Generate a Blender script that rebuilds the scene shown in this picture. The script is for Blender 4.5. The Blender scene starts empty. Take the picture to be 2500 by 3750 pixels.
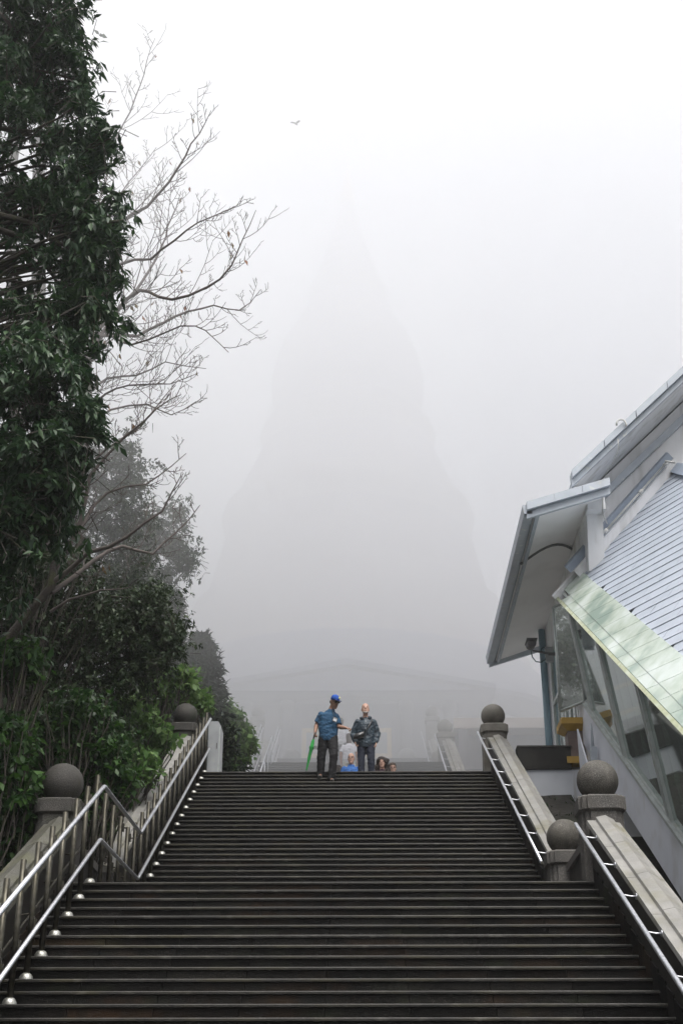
import bpy, bmesh, math, random
import numpy as np
from mathutils import Vector, Matrix, noise as mnoise

sc = bpy.context.scene
R = math.radians
rng = random.Random(7)
nrg = np.random.default_rng(11)

# ------------------------------------------------------------------ camera
EYE = Vector((0, 0, 1.6))
TH, PS, FPX = R(26.1), R(.645), 5000.0
cd = bpy.data.cameras.new('camera')
cam = bpy.data.objects.new('camera', cd)
sc.collection.objects.link(cam)
cd.sensor_fit = 'VERTICAL'; cd.sensor_height = 36; cd.lens = 48; cd.clip_start = .1; cd.clip_end = 2000
cam.location = EYE; cam.rotation_euler = (math.pi / 2 + TH, 0, PS)
sc.camera = cam
CM = cam.rotation_euler.to_matrix()

# ------------------------------------------------------------------ sky, sun, exposure
SUN_EL, SUN_AZ = R(66), R(160)
w = bpy.data.worlds.new('World'); sc.world = w; w.use_nodes = True
nt = w.node_tree; bg = nt.nodes['Background']
sky = nt.nodes.new('ShaderNodeTexSky'); sky.sky_type = 'NISHITA'; sky.sun_disc = False
sky.sun_elevation = SUN_EL; sky.sun_rotation = SUN_AZ
sky.dust_density = 7; sky.air_density = 1; sky.ozone_density = .3
hs = nt.nodes.new('ShaderNodeHueSaturation'); hs.inputs['Saturation'].default_value = .3
nt.links.new(sky.outputs[0], hs.inputs['Color']); nt.links.new(hs.outputs[0], bg.inputs[0])
bg.inputs[1].default_value = .15
sl = bpy.data.lights.new('sun', 'SUN'); sl.energy = 1.9; sl.angle = R(40); sl.color = (1, .98, .95)
so = bpy.data.objects.new('sun', sl); sc.collection.objects.link(so)
so.rotation_euler = Vector((math.sin(SUN_AZ) * math.cos(SUN_EL), math.cos(SUN_AZ) * math.cos(SUN_EL), math.sin(SUN_EL))).to_track_quat('Z', 'Y').to_euler()
vs = sc.view_settings
vs.view_transform = 'Standard'; vs.look = 'None'; vs.gamma = 1; vs.use_curve_mapping = False; vs.exposure = .42
sc.cycles.volume_bounces = 20; sc.cycles.max_bounces = 24; sc.cycles.transparent_max_bounces = 24
sc.cycles.diffuse_bounces = 4; sc.cycles.glossy_bounces = 4
sc.cycles.use_denoising = True
HAZE_D, CLOUD_D = .0006, .057

# ------------------------------------------------------------------ helpers
def P(px, py, Y=None, X=None, Z=None):
    """real-world point seen at this place of the 2500x3750 photograph, at world depth Y (or X, or height Z)"""
    d = CM @ Vector(((px - 1250) / FPX, (1875 - py) / FPX, -1))
    t = Y / d.y if Y is not None else (X / d.x if X is not None else (Z - EYE.z) / d.z)
    return EYE + d * t

def proj(p):
    v = CM.transposed() @ (Vector(p) - EYE)
    return (1250 - FPX * v.x / v.z, 1875 + FPX * v.y / v.z)

MATS = {}
def mat(name, c1, c2=None, rough=.6, scale=6, detail=4, bump=0, bscale=None, metal=0, spec=.5, speck=None, stain=None, streak=None, coat=0, trans=0, attr=False, orand=0):
    """procedural material on world position: noise between two colours, optional speckle, large stain, vertical streaks"""
    if name in MATS: return MATS[name]
    m = bpy.data.materials.new(name); m.use_nodes = True
    t = m.node_tree; N = t.nodes; L = t.links; b = N['Principled BSDF']
    geo = N.new('ShaderNodeNewGeometry')
    c2 = c2 or tuple(x * .75 for x in c1)
    n1 = N.new('ShaderNodeTexNoise'); n1.inputs['Scale'].default_value = scale; n1.inputs['Detail'].default_value = detail
    L.new(geo.outputs['Position'], n1.inputs['Vector'])
    cr = N.new('ShaderNodeValToRGB'); cr.color_ramp.elements[0].position = .32; cr.color_ramp.elements[1].position = .68
    cr.color_ramp.elements[0].color = (*c2, 1); cr.color_ramp.elements[1].color = (*c1, 1)
    L.new(n1.outputs['Fac'], cr.inputs[0]); col = cr.outputs[0]
    def over(colr, tex, lo, hi, amt, vec=None):
        nonlocal col
        r = N.new('ShaderNodeMapRange'); r.inputs[1].default_value = lo; r.inputs[2].default_value = hi; r.inputs[4].default_value = amt
        L.new(tex, r.inputs[0])
        mx = N.new('ShaderNodeMix'); mx.data_type = 'RGBA'
        L.new(r.outputs[0], mx.inputs[0]); L.new(col, mx.inputs[6]); mx.inputs[7].default_value = (*colr, 1)
        col = mx.outputs[2]
    def ntex(sc_, det=3, vec=None):
        n = N.new('ShaderNodeTexNoise'); n.inputs['Scale'].default_value = sc_; n.inputs['Detail'].default_value = det
        L.new(vec or geo.outputs['Position'], n.inputs['Vector']); return n.outputs['Fac']
    if attr:
        a = N.new('ShaderNodeAttribute'); a.attribute_name = 'rnd'
        over(attr, a.outputs['Fac'], .35, 1, .95)
    if speck:
        for colr, s_, lo, hi in speck:
            over(colr, ntex(s_, 2), lo, hi, .85)
    if stain:
        for colr, s_, lo, hi, amt in stain: over(colr, ntex(s_, 6), lo, hi, amt)
    if streak:
        mp = N.new('ShaderNodeMapping'); mp.inputs['Scale'].default_value = streak[1]
        L.new(geo.outputs['Position'], mp.inputs['Vector'])
        over(streak[0], ntex(1, 4, mp.outputs[0]), streak[2], streak[3], streak[4])
    if orand:
        oi = N.new('ShaderNodeObjectInfo'); r = N.new('ShaderNodeMapRange'); r.inputs[3].default_value = 1 - orand; r.inputs[4].default_value = 1 + orand
        L.new(oi.outputs['Random'], r.inputs[0])
        mm = N.new('ShaderNodeVectorMath'); mm.operation = 'SCALE'; L.new(col, mm.inputs[0]); L.new(r.outputs[0], mm.inputs['Scale']); col = mm.outputs[0]
    L.new(col, b.inputs['Base Color'])
    b.inputs['Roughness'].default_value = rough; b.inputs['Metallic'].default_value = metal
    b.inputs['Specular IOR Level'].default_value = spec; b.inputs['Coat Weight'].default_value = coat
    rr = N.new('ShaderNodeMapRange'); rr.inputs[3].default_value = max(0.03, rough - .14); rr.inputs[4].default_value = min(1, rough + .14)
    L.new(ntex(scale * .7, 5), rr.inputs[0]); L.new(rr.outputs[0], b.inputs['Roughness'])
    if bump:
        bp = N.new('ShaderNodeBump'); bp.inputs['Strength'].default_value = bump; bp.inputs['Distance'].default_value = .02
        L.new(ntex(bscale or scale * 6, 4), bp.inputs['Height']); L.new(bp.outputs[0], b.inputs['Normal'])
    if trans:
        tr = N.new('ShaderNodeBsdfTranslucent'); ms = N.new('ShaderNodeMixShader'); ms.inputs[0].default_value = trans
        L.new(col, tr.inputs['Color']); L.new(b.outputs[0], ms.inputs[1]); L.new(tr.outputs[0], ms.inputs[2])
        L.new(ms.outputs[0], N['Material Output'].inputs['Surface'])
    MATS[name] = m
    return m

def glass_mat(name, tint, refl=.5, clear=.75, rough=.03, grime=None):
    m = bpy.data.materials.new(name); m.use_nodes = True; t = m.node_tree; N = t.nodes; L = t.links; N.clear()
    out = N.new('ShaderNodeOutputMaterial'); tr = N.new('ShaderNodeBsdfTransparent'); gl = N.new('ShaderNodeBsdfGlossy'); df = N.new('ShaderNodeBsdfDiffuse')
    tr.inputs[0].default_value = (*tint, 1); gl.inputs['Roughness'].default_value = rough
    gl.inputs['Color'].default_value = (.9, .95, .93, 1); df.inputs[0].default_value = (*[x * .5 for x in tint], 1)
    fr = N.new('ShaderNodeFresnel'); fr.inputs[0].default_value = 1.5
    mr = N.new('ShaderNodeMath'); mr.operation = 'MULTIPLY_ADD'; mr.inputs[1].default_value = refl * 2; mr.inputs[2].default_value = refl * .12; mr.use_clamp = True
    L.new(fr.outputs[0], mr.inputs[0])
    m1 = N.new('ShaderNodeMixShader'); m1.inputs[0].default_value = clear
    L.new(df.outputs[0], m1.inputs[1]); L.new(tr.outputs[0], m1.inputs[2])
    if grime:
        geo = N.new('ShaderNodeNewGeometry'); n = N.new('ShaderNodeTexNoise'); n.inputs['Scale'].default_value = grime[1]; n.inputs['Detail'].default_value = 6
        L.new(geo.outputs['Position'], n.inputs['Vector'])
        cr = N.new('ShaderNodeValToRGB'); el = cr.color_ramp.elements
        el[0].position = .36; el[0].color = (*grime[0], 1); el[1].position = .6; el[1].color = (*grime[2], 1)
        e = el.new(.48); e.color = (*grime[3], 1)
        L.new(n.outputs['Fac'], cr.inputs[0]); L.new(cr.outputs[0], df.inputs[0])
    m2 = N.new('ShaderNodeMixShader'); L.new(mr.outputs[0], m2.inputs[0]); L.new(m1.outputs[0], m2.inputs[1]); L.new(gl.outputs[0], m2.inputs[2])
    L.new(m2.outputs[0], out.inputs['Surface'])
    return m

class MB:
    def __init__(s): s.v = []; s.f = []; s.sm = []
    def add(s, v, f, smooth=False):
        o = len(s.v); s.v += [tuple(x) for x in v]; s.f += [tuple(i + o for i in q) for q in f]; s.sm += [smooth] * len(f); return s
    def box(s, a, b):
        x0, y0, z0 = a; x1, y1, z1 = b
        return s.add([(x0, y0, z0), (x1, y0, z0), (x1, y1, z0), (x0, y1, z0), (x0, y0, z1), (x1, y0, z1), (x1, y1, z1), (x0, y1, z1)],
                     [(0, 3, 2, 1), (4, 5, 6, 7), (0, 1, 5, 4), (1, 2, 6, 5), (2, 3, 7, 6), (3, 0, 4, 7)])
    def hexa(s, p):           # 8 corners, bottom 4 then top 4
        return s.add(p, [(0, 3, 2, 1), (4, 5, 6, 7), (0, 1, 5, 4), (1, 2, 6, 5), (2, 3, 7, 6), (3, 0, 4, 7)])
    def prism(s, poly, a, b): # polygon given by points (3d) swept from offset a to offset b
        n = len(poly); a = Vector(a); b = Vector(b)
        v = [Vector(p) + a for p in poly] + [Vector(p) + b for p in poly]
        return s.add(v, [tuple(range(n))[::-1], tuple(range(n, 2 * n))] + [(i, (i + 1) % n, n + (i + 1) % n, n + i) for i in range(n)])
    def tube(s, pts, rad, n=8, cap=True, squash=None):
        pts = [Vector(p) for p in pts]; m = len(pts)
        rad = rad if isinstance(rad, (list, tuple)) else [rad] * m
        v = []; ref = None
        for i, p in enumerate(pts):
            d = (pts[min(i + 1, m - 1)] - pts[max(i - 1, 0)]).normalized()
            if ref is None:
                ref = Vector((1, 0, 0)) if abs(d.x) < .8 else Vector((0, 1, 0))
            u = (ref - d * ref.dot(d)).normalized(); ref = u; q = d.cross(u)
            for k in range(n):
                a = 2 * math.pi * k / n
                v.append(p + (u * math.cos(a) + q * math.sin(a)) * rad[i])
        f = [(i * n + k, i * n + (k + 1) % n, (i + 1) * n + (k + 1) % n, (i + 1) * n + k) for i in range(m - 1) for k in range(n)]
        s.add(v, f, True)
        if cap:
            o = len(s.v) - len(v)
            s.f += [tuple(o + k for k in range(n))[::-1], tuple(o + (m - 1) * n + k for k in range(n))]; s.sm += [False, False]
        return s
    def rings(s, rs, n=16, smooth=True):  # rs: (centre, u, v) elliptical rings
        v = []
        for c, u, q in rs:
            c = Vector(c); u = Vector(u); q = Vector(q)
            v += [c + u * math.cos(2 * math.pi * k / n) + q * math.sin(2 * math.pi * k / n) for k in range(n)]
        m = len(rs)
        f = [(i * n + k, i * n + (k + 1) % n, (i + 1) * n + (k + 1) % n, (i + 1) * n + k) for i in range(m - 1) for k in range(n)]
        s.add(v, f, smooth); o = len(s.v) - len(v)
        s.f += [tuple(o + k for k in range(n))[::-1], tuple(o + (m - 1) * n + k for k in range(n))]; s.sm += [smooth, smooth]
        return s
    def lathe(s, prof, c, n=32, smooth=True, a0=0):
        return s.rings([((c[0], c[1], z), (r * math.cos(a0), r * math.sin(a0), 0), (-r * math.sin(a0), r * math.cos(a0), 0)) for r, z in prof], n, smooth)
    def ball(s, c, r, n=16, sc_=(1, 1, 1)):
        m = n // 2
        return s.rings([((c[0], c[1], c[2] - sc_[2] * r * math.cos(math.pi * i / m)), (max(.002, r * sc_[0] * math.sin(math.pi * i / m)), 0, 0), (0, max(.002, r * sc_[1] * math.sin(math.pi * i / m)), 0)) for i in range(m + 1)], n)
    def mesh(s, name, m):
        me = bpy.data.meshes.new(name); me.from_pydata(s.v, [], s.f); me.polygons.foreach_set('use_smooth', s.sm)
        if m: me.materials.append(m)
        me.update(); return me
    def build(s, name, m, parent=None, **tags):
        return link(name, s.mesh(name, m), parent, **tags)

def link(name, me, parent=None, loc=None, **tags):
    o = bpy.data.objects.new(name, me); sc.collection.objects.link(o)
    if parent is not None: o.parent = parent
    if loc is not None: o.location = loc
    for k, v in tags.items(): o[k] = v
    return o

def thing(name, label, cat, loc=(0, 0, 0), group=None, kind=None):
    o = link(name, None, None, loc, label=label, category=cat)
    o.empty_display_size = .2
    if group: o['group'] = group
    if kind: o['kind'] = kind
    return o

def tag(o, label, cat, group=None, kind=None):
    o['label'] = label; o['category'] = cat
    if group: o['group'] = group
    if kind: o['kind'] = kind
    return o

# ------------------------------------------------------------------ materials
granite_wet = mat('wet_dark_granite', (.011, .01, .0088), (.005, .0047, .0042), spec=.06, rough=.45, scale=3, speck=[((.07, .066, .06), 150, .58, .7), ((.008, .008, .008), 210, .6, .75)],
                  stain=[((.004, .004, .0038), .55, .46, .66, .6), ((.05, .028, .014), .9, .52, .75, .6), ((.03, .036, .018), 1.7, .55, .8, .5)], streak=((.012, .012, .011), (5, 5, .7), .5, .75, .8), bump=.25, bscale=90, orand=.45)
granite_tread = mat('wet_tread_granite', (.022, .0207, .0185), (.01, .0094, .0083), spec=.18, rough=.4, scale=4, speck=[((.12, .115, .105), 170, .58, .7), ((.015, .015, .014), 210, .6, .75)],
                    stain=[((.008, .0078, .007), .7, .45, .66, .7), ((.04, .036, .02), 2.2, .45, .7, .7), ((.1, .095, .085), 5, .58, .75, .5)], bump=.2, bscale=90, orand=.25)
granite_newel = mat('grey_newel_granite', (.07, .064, .057), (.036, .033, .029), rough=.62, scale=5, speck=[((.3, .28, .26), 120, .58, .72), ((.012, .012, .011), 150, .58, .74)],
                    stain=[((.035, .03, .022), 2.5, .5, .75, .7)], bump=.5, bscale=110)
granite_ball = mat('ball_granite', (.08, .072, .06), (.04, .036, .03), rough=.65, scale=6, speck=[((.34, .32, .28), 110, .58, .72), ((.015, .014, .012), 140, .57, .72)],
                   stain=[((.03, .027, .018), 2.4, .46, .7, .75), ((.14, .14, .115), 9, .62, .74, .5)], streak=((.018, .016, .012), (7, 7, 1.3), .5, .7, .65), bump=.6, bscale=100, orand=.2)
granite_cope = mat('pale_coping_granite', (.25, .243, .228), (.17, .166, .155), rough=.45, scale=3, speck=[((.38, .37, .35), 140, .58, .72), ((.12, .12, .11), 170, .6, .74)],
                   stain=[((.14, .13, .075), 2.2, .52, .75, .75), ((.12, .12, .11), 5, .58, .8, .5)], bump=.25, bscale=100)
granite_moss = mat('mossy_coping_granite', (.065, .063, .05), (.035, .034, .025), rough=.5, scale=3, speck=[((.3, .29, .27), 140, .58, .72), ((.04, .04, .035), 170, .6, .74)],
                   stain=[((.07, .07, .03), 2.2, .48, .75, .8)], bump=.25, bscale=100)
granite_wall = mat('dark_wall_granite', (.024, .0218, .0185), (.01, .0092, .008), spec=.25, rough=.5, scale=2.5, speck=[((.12, .115, .105), 150, .6, .72)],
                   streak=((.012, .011, .009), (4, 4, .5), .48, .72, .8), bump=.2, bscale=80)
steel = mat('worn_stainless', (.66, .67, .7), (.5, .51, .53), rough=.42, scale=30, metal=1, stain=[((.25, .25, .26), 45, .6, .8, .5)])
granite_shade = mat('shaded_mossy_granite', (.045, .04, .034), (.022, .02, .017), rough=.65, scale=5, speck=[((.15, .14, .125), 120, .58, .72), ((.008, .008, .007), 150, .58, .74)], stain=[((.02, .024, .01), 2.4, .45, .7, .7)], bump=.6, bscale=100)  # newel granite with tree shade on the left newels put into its colour
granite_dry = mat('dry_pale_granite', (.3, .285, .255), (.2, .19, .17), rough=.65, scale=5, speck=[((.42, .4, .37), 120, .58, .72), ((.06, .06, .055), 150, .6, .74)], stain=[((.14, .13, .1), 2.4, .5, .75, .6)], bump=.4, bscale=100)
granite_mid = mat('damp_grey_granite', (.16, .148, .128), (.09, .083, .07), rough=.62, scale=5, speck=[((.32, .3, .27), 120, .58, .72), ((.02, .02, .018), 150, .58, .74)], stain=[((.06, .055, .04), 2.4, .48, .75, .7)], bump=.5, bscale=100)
steel_post = mat('weathered_steel', (.085, .08, .065), (.045, .042, .032), rough=.42, scale=20, metal=.85, stain=[((.06, .055, .035), 12, .5, .75, .7)])
steel_cap = mat('polished_dome', (.5, .5, .47), (.28, .28, .24), rough=.35, scale=22, metal=.75)
white_wall = mat('white_render', (.8, .81, .83), (.72, .73, .75), rough=.75, scale=1.2, streak=((.4, .4, .37), (3.5, 3.5, .3), .48, .72, .6), bump=.06, bscale=40)
white_stained = mat('stained_white_render', (.6, .62, .66), (.5, .52, .56), rough=.75, scale=1.5, streak=((.2, .17, .09), (5, 5, .35), .6, .76, .8))
soffit_m = mat('soffit_paint', (.88, .88, .88), (.82, .82, .82), rough=.8, scale=1.2, stain=[((.6, .6, .6), 1.1, .55, .8, .5)])
blue_trim = mat('blue_grey_trim', (.46, .5, .55), (.38, .42, .47), rough=.5, scale=3, stain=[((.6, .62, .6), 6, .64, .7, .8), ((.2, .22, .2), 3, .55, .8, .5)])
blue_pole = mat('blue_painted_steel', (.2, .3, .36), (.16, .25, .3), rough=.4, scale=3)
roof_tile = mat('blue_grey_shingle', (.41, .45, .52), (.35, .39, .45), rough=.42, scale=1.5, stain=[((.26, .3, .36), 3, .55, .8, .5)])
roof_gap = mat('roof_underlay', (.24, .26, .3), rough=.8)
alu = mat('pale_aluminium', (.5, .53, .52), (.4, .43, .42), rough=.4, scale=5, metal=.4, stain=[((.25, .26, .16), 7, .55, .8, .6)])
alu_dark = mat('dark_gasket', (.06, .065, .065), rough=.6)  # dark gasket strips between the paired mullions
ochre = mat('ochre_paint', (.5, .31, .06), (.42, .26, .05), rough=.6, scale=3, stain=[((.2, .14, .05), 4, .6, .8, .6)])
brown_stone = mat('brown_pink_stone', (.2, .15, .13), (.15, .11, .1), rough=.6, scale=4, streak=((.1, .08, .07), (1, 1, 14), .5, .7, .6))
soil = mat('dark_wet_soil', (.03, .026, .02), (.014, .013, .01), rough=.9, scale=2, stain=[((.025, .04, .012), 1.5, .5, .75, .8)], bump=1, bscale=12)
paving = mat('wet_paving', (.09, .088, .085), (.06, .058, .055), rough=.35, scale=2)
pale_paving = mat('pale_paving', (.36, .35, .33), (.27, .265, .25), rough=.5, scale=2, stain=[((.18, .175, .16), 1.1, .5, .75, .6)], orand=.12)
cream_paint = mat('pale_cabinet_paint', (.33, .345, .355), (.27, .285, .295), rough=.45, scale=4, stain=[((.35, .34, .28), 8, .6, .8, .5)])
bark_pale = mat('grey_lichen_bark', (.12, .115, .105), (.06, .055, .05), rough=.85, scale=5, stain=[((.05, .06, .025), 4, .52, .75, .8)], bump=.8, bscale=30)
bark_dark = mat('dark_mossy_bark', (.05, .042, .033), (.025, .021, .017), rough=.9, scale=6, stain=[((.045, .055, .015), 5, .52, .72, .8)], bump=.8, bscale=30)
twig_m = mat('bare_twig', (.13, .11, .1), (.08, .068, .062), rough=.85, scale=10, stain=[((.07, .075, .045), 9, .58, .75, .7)])
leaf_dark = mat('glossy_dark_leaf', (.02, .052, .021), (.01, .028, .012), rough=.45, spec=.35, scale=1.5, attr=(.042, .088, .028), trans=.22)
leaf_fresh = mat('fresh_light_leaf', (.11, .2, .055), (.065, .14, .04), rough=.5, spec=.3, scale=1.2, attr=(.2, .31, .1), trans=.4)
leaf_mid = mat('small_grey_green_leaf', (.026, .046, .019), (.016, .031, .014), rough=.5, spec=.3, scale=2, attr=(.05, .075, .028), trans=.22)
leaf_bright = mat('broad_bright_leaf', (.022, .062, .013), (.011, .036, .008), rough=.45, spec=.35, scale=1.2, attr=(.05, .115, .018), trans=.3)
leaf_con = mat('conifer_spray', (.02, .035, .02), (.012, .024, .014), rough=.7, scale=3, attr=(.035, .055, .025), trans=.1)
leaf_dead = mat('withered_leaf', (.16, .12, .03), (.1, .07, .02), rough=.6, scale=9, attr=(.22, .08, .04), trans=.3)
moss_m = mat('hanging_moss', (.06, .08, .03), (.04, .05, .02), rough=.9, scale=8)
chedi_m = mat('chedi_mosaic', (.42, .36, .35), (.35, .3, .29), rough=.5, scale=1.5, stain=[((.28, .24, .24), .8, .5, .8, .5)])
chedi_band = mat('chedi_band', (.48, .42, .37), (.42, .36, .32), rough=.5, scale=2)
chedi_dark = mat('chedi_dark_stone', (.14, .13, .14), (.11, .1, .11), rough=.6, scale=2)  # darker stone of the drum, porch and recessed wall
lilac_roof = mat('lilac_roof_tile', (.2, .2, .27), (.16, .16, .22), rough=.5, scale=3)
gold = mat('gilded_frame', (.6, .42, .12), (.5, .34, .09), rough=.4, scale=6, metal=.3)
skin_m = mat('skin', (.5, .31, .24), (.43, .26, .2), rough=.55, scale=25)
skin_tan = mat('tanned_skin', (.27, .15, .1), (.22, .12, .08), rough=.55, scale=25)
tile_white = mat('canopy_base', (.5, .55, .5), rough=.5)

# ------------------------------------------------------------------ stair layout (metres)
H, D = .1445, .28
XL, XR = -3.4, 2.8
FL = [(33, 16.4, 0.0), (31, 27.9, 33 * H), (31, 43.1, 64 * H), (18, 51.8, 95 * H)]   # steps, y of the top nosing, z of the foot
LV = [33 * H, 64 * H, 95 * H, 113 * H]
def y_first(i): return FL[i][1] - (FL[i][0] - 1) * D
PROF = [(-200, 0), (y_first(0) - D, 0)]
for i, (n, yt, z0) in enumerate(FL):
    PROF += [(y_first(i) - D, z0), (yt, z0 + n * H)]
PROF.append((400, LV[3]))
PY_, PZ_ = [p[0] for p in PROF], [p[1] for p in PROF]
def stair_z(y): return float(np.interp(y, PY_, PZ_))
def skirt_z(y): return 5.15 + .6128 * (y - 19.8)

# ------------------------------------------------------------------ ground
def ground_z(x, y):
    s = stair_z(y)
    if -3.95 < x < 3.3: return s - .55
    if x <= -3.95:
        d = -3.95 - x
        return s - .25 + .1 * min(d, 14) * min(1, max(0, (y - 4) / 8)) + .25 * mnoise.noise(Vector((x * .35, y * .35, 0))) * min(1, d)
    z = s - .25
    if y < 27.2: z = min(z, max(-.02, skirt_z(y) - .35))
    if x > 4.3 and y < 27.2: z = min(z, max(-.02, skirt_z(y) - 1.4))
    if 27.2 <= y < 35.2: z = min(z, LV[1] - .6)
    return z + (.12 * mnoise.noise(Vector((x * .9, y * .9, 4))) if y < 27 else 0) * (1 if x < 4.5 else .3)
xs = [-150, -90, -50, -30, -20, -15, -12, -10, -8.5, -7.5, -6.5, -5.7, -5, -4.5, -4.1, -3.96, -3.94, -1, 1, 3.29, 3.31, 3.6, 3.9, 4.2, 4.4, 4.8, 6, 9, 14, 25, 50, 90, 150]
ys = [-150, -80, -40, -20, -8, 0] + [4 + .6 * i for i in range(84)] + [56, 62, 70, 85, 110, 140, 170]
v = [(x, y, ground_z(x, y)) for y in ys for x in xs]
nx = len(xs)
f = [(j * nx + i, j * nx + i + 1, (j + 1) * nx + i + 1, (j + 1) * nx + i) for j in range(len(ys) - 1) for i in range(nx - 1)]
MB().add(v, f, True).build('ground', soil, None, kind='structure', label='dark wet earth of the hillside beside the stairs')
fc = MB().box((XL - .6, -8, -.03), (XR + .6, y_first(0) + .01, .006)).build('forecourt', paving, None, kind='structure', label='wet paved forecourt at the foot of the stairs')

# ------------------------------------------------------------------ flights of steps
TW = (XR - XL) / 8
def slab_mesh(name):
    m = MB()
    y0, y1, t, c = -.026, D - .004, .03, .009
    poly = [(0, y0 + c * .6, 0), (0, y1, 0), (0, y1, -t), (0, y0 + c * .4, -t), (0, y0, -t + c * .4), (0, y0, -c)]
    m.prism(poly[::-1], (XL, 0, 0), (XR, 0, 0))
    m.box((XL, .014, -H + .001), (XR, D - .006, -t - .0005))
    return m
def tile_box(m, k, w=TW, y=0, off=0):
    x0 = XL + k * w + .0025; x1 = XL + (k + 1) * w - .0025
    c = .003
    return m.add([(x0, y + c, -H + .002), (x1, y + c, -H + .002), (x1, y + c, -.0315), (x0, y + c, -.0315),
                  (x0 + c, y, -H + .004), (x1 - c, y, -H + .004), (x1 - c, y, -.0335), (x0 + c, y, -.0335),
                  (x0, y + .0135, -H + .002), (x1, y + .0135, -H + .002), (x1, y + .0135, -.0315), (x0, y + .0135, -.0315)],
                 [(4, 5, 6, 7), (0, 1, 5, 4), (1, 2, 6, 5), (2, 3, 7, 6), (3, 0, 4, 7), (0, 8, 9, 1), (1, 9, 10, 2), (2, 10, 11, 3), (3, 11, 8, 0)])
slab_me = slab_mesh('step').mesh('step', granite_tread)
slab_me.materials.append(granite_wet)
tile_me = [tile_box(MB(), k).mesh('riser_tile', granite_wet) for k in range(8)]
allt = MB()
for k in range(8): tile_box(allt, k)
allt_me = allt.mesh('riser_tiles', granite_wet)
FN = ['lowest flight of dark wet granite steps', 'second flight of dark granite steps below the two men', 'third flight of grey steps half hidden behind the landing', 'topmost flight of steps fading into fog before the shrine']
for i, (n, yt, z0) in enumerate(FL):
    fl = thing('stair_flight', FN[i], 'stairs', (0, y_first(i), z0), kind='structure')
    for j in range(n):
        dx = rng.uniform(-.002, .002)
        st = link('step', slab_me, fl, (0, j * D + dx, (j + 1) * H + rng.uniform(-.0015, .0015)))
        if (i == 0 and j >= n - 17) or (i == 1 and 10 <= j):
            if j % 2 == 0 or i == 0 or True:
                if (i == 0) or (j >= n - 20):
                    for k in range(8):
                        link('riser_tile', tile_me[k], st, (0, rng.uniform(-.002, .001), 0))
                    continue
        link('riser_tiles', allt_me, st, (0, 0, 0), kind='stuff')
for i in range(3):
    n, yt, z0 = FL[i]
    y0 = yt + D - .003; y1 = y_first(i + 1) + .012
    ld = thing('landing', ['granite landing above the lowest flight of steps', 'wide granite landing where the people stand', 'granite landing before the topmost flight'][i], 'landing', (0, y0, LV[i]), kind='structure')
    ny = max(2, int((y1 - y0) / .7))
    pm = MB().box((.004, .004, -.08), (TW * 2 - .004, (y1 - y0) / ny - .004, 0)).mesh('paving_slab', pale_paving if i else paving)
    for a in range(4):
        for b in range(ny): link('paving_slab', pm, ld, (XL + a * TW * 2, b * (y1 - y0) / ny, 0))
    MB().box((XL, 0, -.9), (XR, y1 - y0, -.085)).build('bedding', granite_wall, ld)
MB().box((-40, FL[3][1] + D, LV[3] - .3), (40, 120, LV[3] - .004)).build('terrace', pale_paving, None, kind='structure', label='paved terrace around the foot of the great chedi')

# ------------------------------------------------------------------ newel posts with granite balls
def notched(wd, z, t1=.035, t2=.07):
    h = wd / 2; a = h - t2 * 1.4
    q = [(h, a), (h - t1, a), (h - t1, a + t2 * .7), (h - t1 * 2, a + t2 * .7)]
    q += [(y, x) for x, y in q[::-1]]
    pts = []
    for k in range(4):
        c, s_ = math.cos(k * math.pi / 2), math.sin(k * math.pi / 2)
        pts += [(x * c - y * s_, x * s_ + y * c, z) for x, y in q]
    return pts
def newel(x, y, z, hb, label, wd=.58, r=.257, deep=.6, group=None, ballmat=None, stone=None):
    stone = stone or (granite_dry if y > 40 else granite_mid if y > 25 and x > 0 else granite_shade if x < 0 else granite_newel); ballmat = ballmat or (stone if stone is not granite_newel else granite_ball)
    """hb: height of the ball's centre above the landing"""
    t = thing('newel_post', label, 'newel post', (x, y, z), group)
    top = hb - r + .022
    MB().prism(notched(wd - .07, 0), (0, 0, -deep), (0, 0, top - .19)).build('pedestal', stone, t)
    cp = MB()
    n = 32
    big = notched(wd, 0); sm_ = notched(wd - .05, 0)
    lay = [(notched(wd - .065, 0), top - .2), (big, top - .17), (big, top - .02), (notched(wd - .03, 0), top)]
    vv = [(px, py, zz) for pl, zz in lay for px, py, _ in pl]
    m_ = len(big)
    ff = [(a * m_ + k, a * m_ + (k + 1) % m_, (a + 1) * m_ + (k + 1) % m_, (a + 1) * m_ + k) for a in range(3) for k in range(m_)]
    ff += [tuple(range(m_))[::-1], tuple(3 * m_ + k for k in range(m_))]
    cp.add(vv, ff).build('cap', stone, t)
    MB().ball((0, 0, hb), r, 40).build('ball', ballmat, t)
    return t
NXR, NXL = 2.99, -3.66
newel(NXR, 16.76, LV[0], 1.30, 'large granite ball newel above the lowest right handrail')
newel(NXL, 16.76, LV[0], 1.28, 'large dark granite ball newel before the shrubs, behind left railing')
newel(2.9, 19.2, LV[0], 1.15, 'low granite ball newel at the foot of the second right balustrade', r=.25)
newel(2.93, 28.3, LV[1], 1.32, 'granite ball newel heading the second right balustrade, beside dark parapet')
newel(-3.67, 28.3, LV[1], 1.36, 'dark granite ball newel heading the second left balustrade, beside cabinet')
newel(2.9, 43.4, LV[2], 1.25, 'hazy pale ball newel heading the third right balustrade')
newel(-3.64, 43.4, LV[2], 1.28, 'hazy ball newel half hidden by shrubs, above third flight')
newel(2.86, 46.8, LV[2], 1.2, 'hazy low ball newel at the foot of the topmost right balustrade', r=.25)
newel(2.99, 52.15, LV[3], 1.95, 'faint tall ball newel heading the topmost flight, right side', deep=.4)
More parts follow.
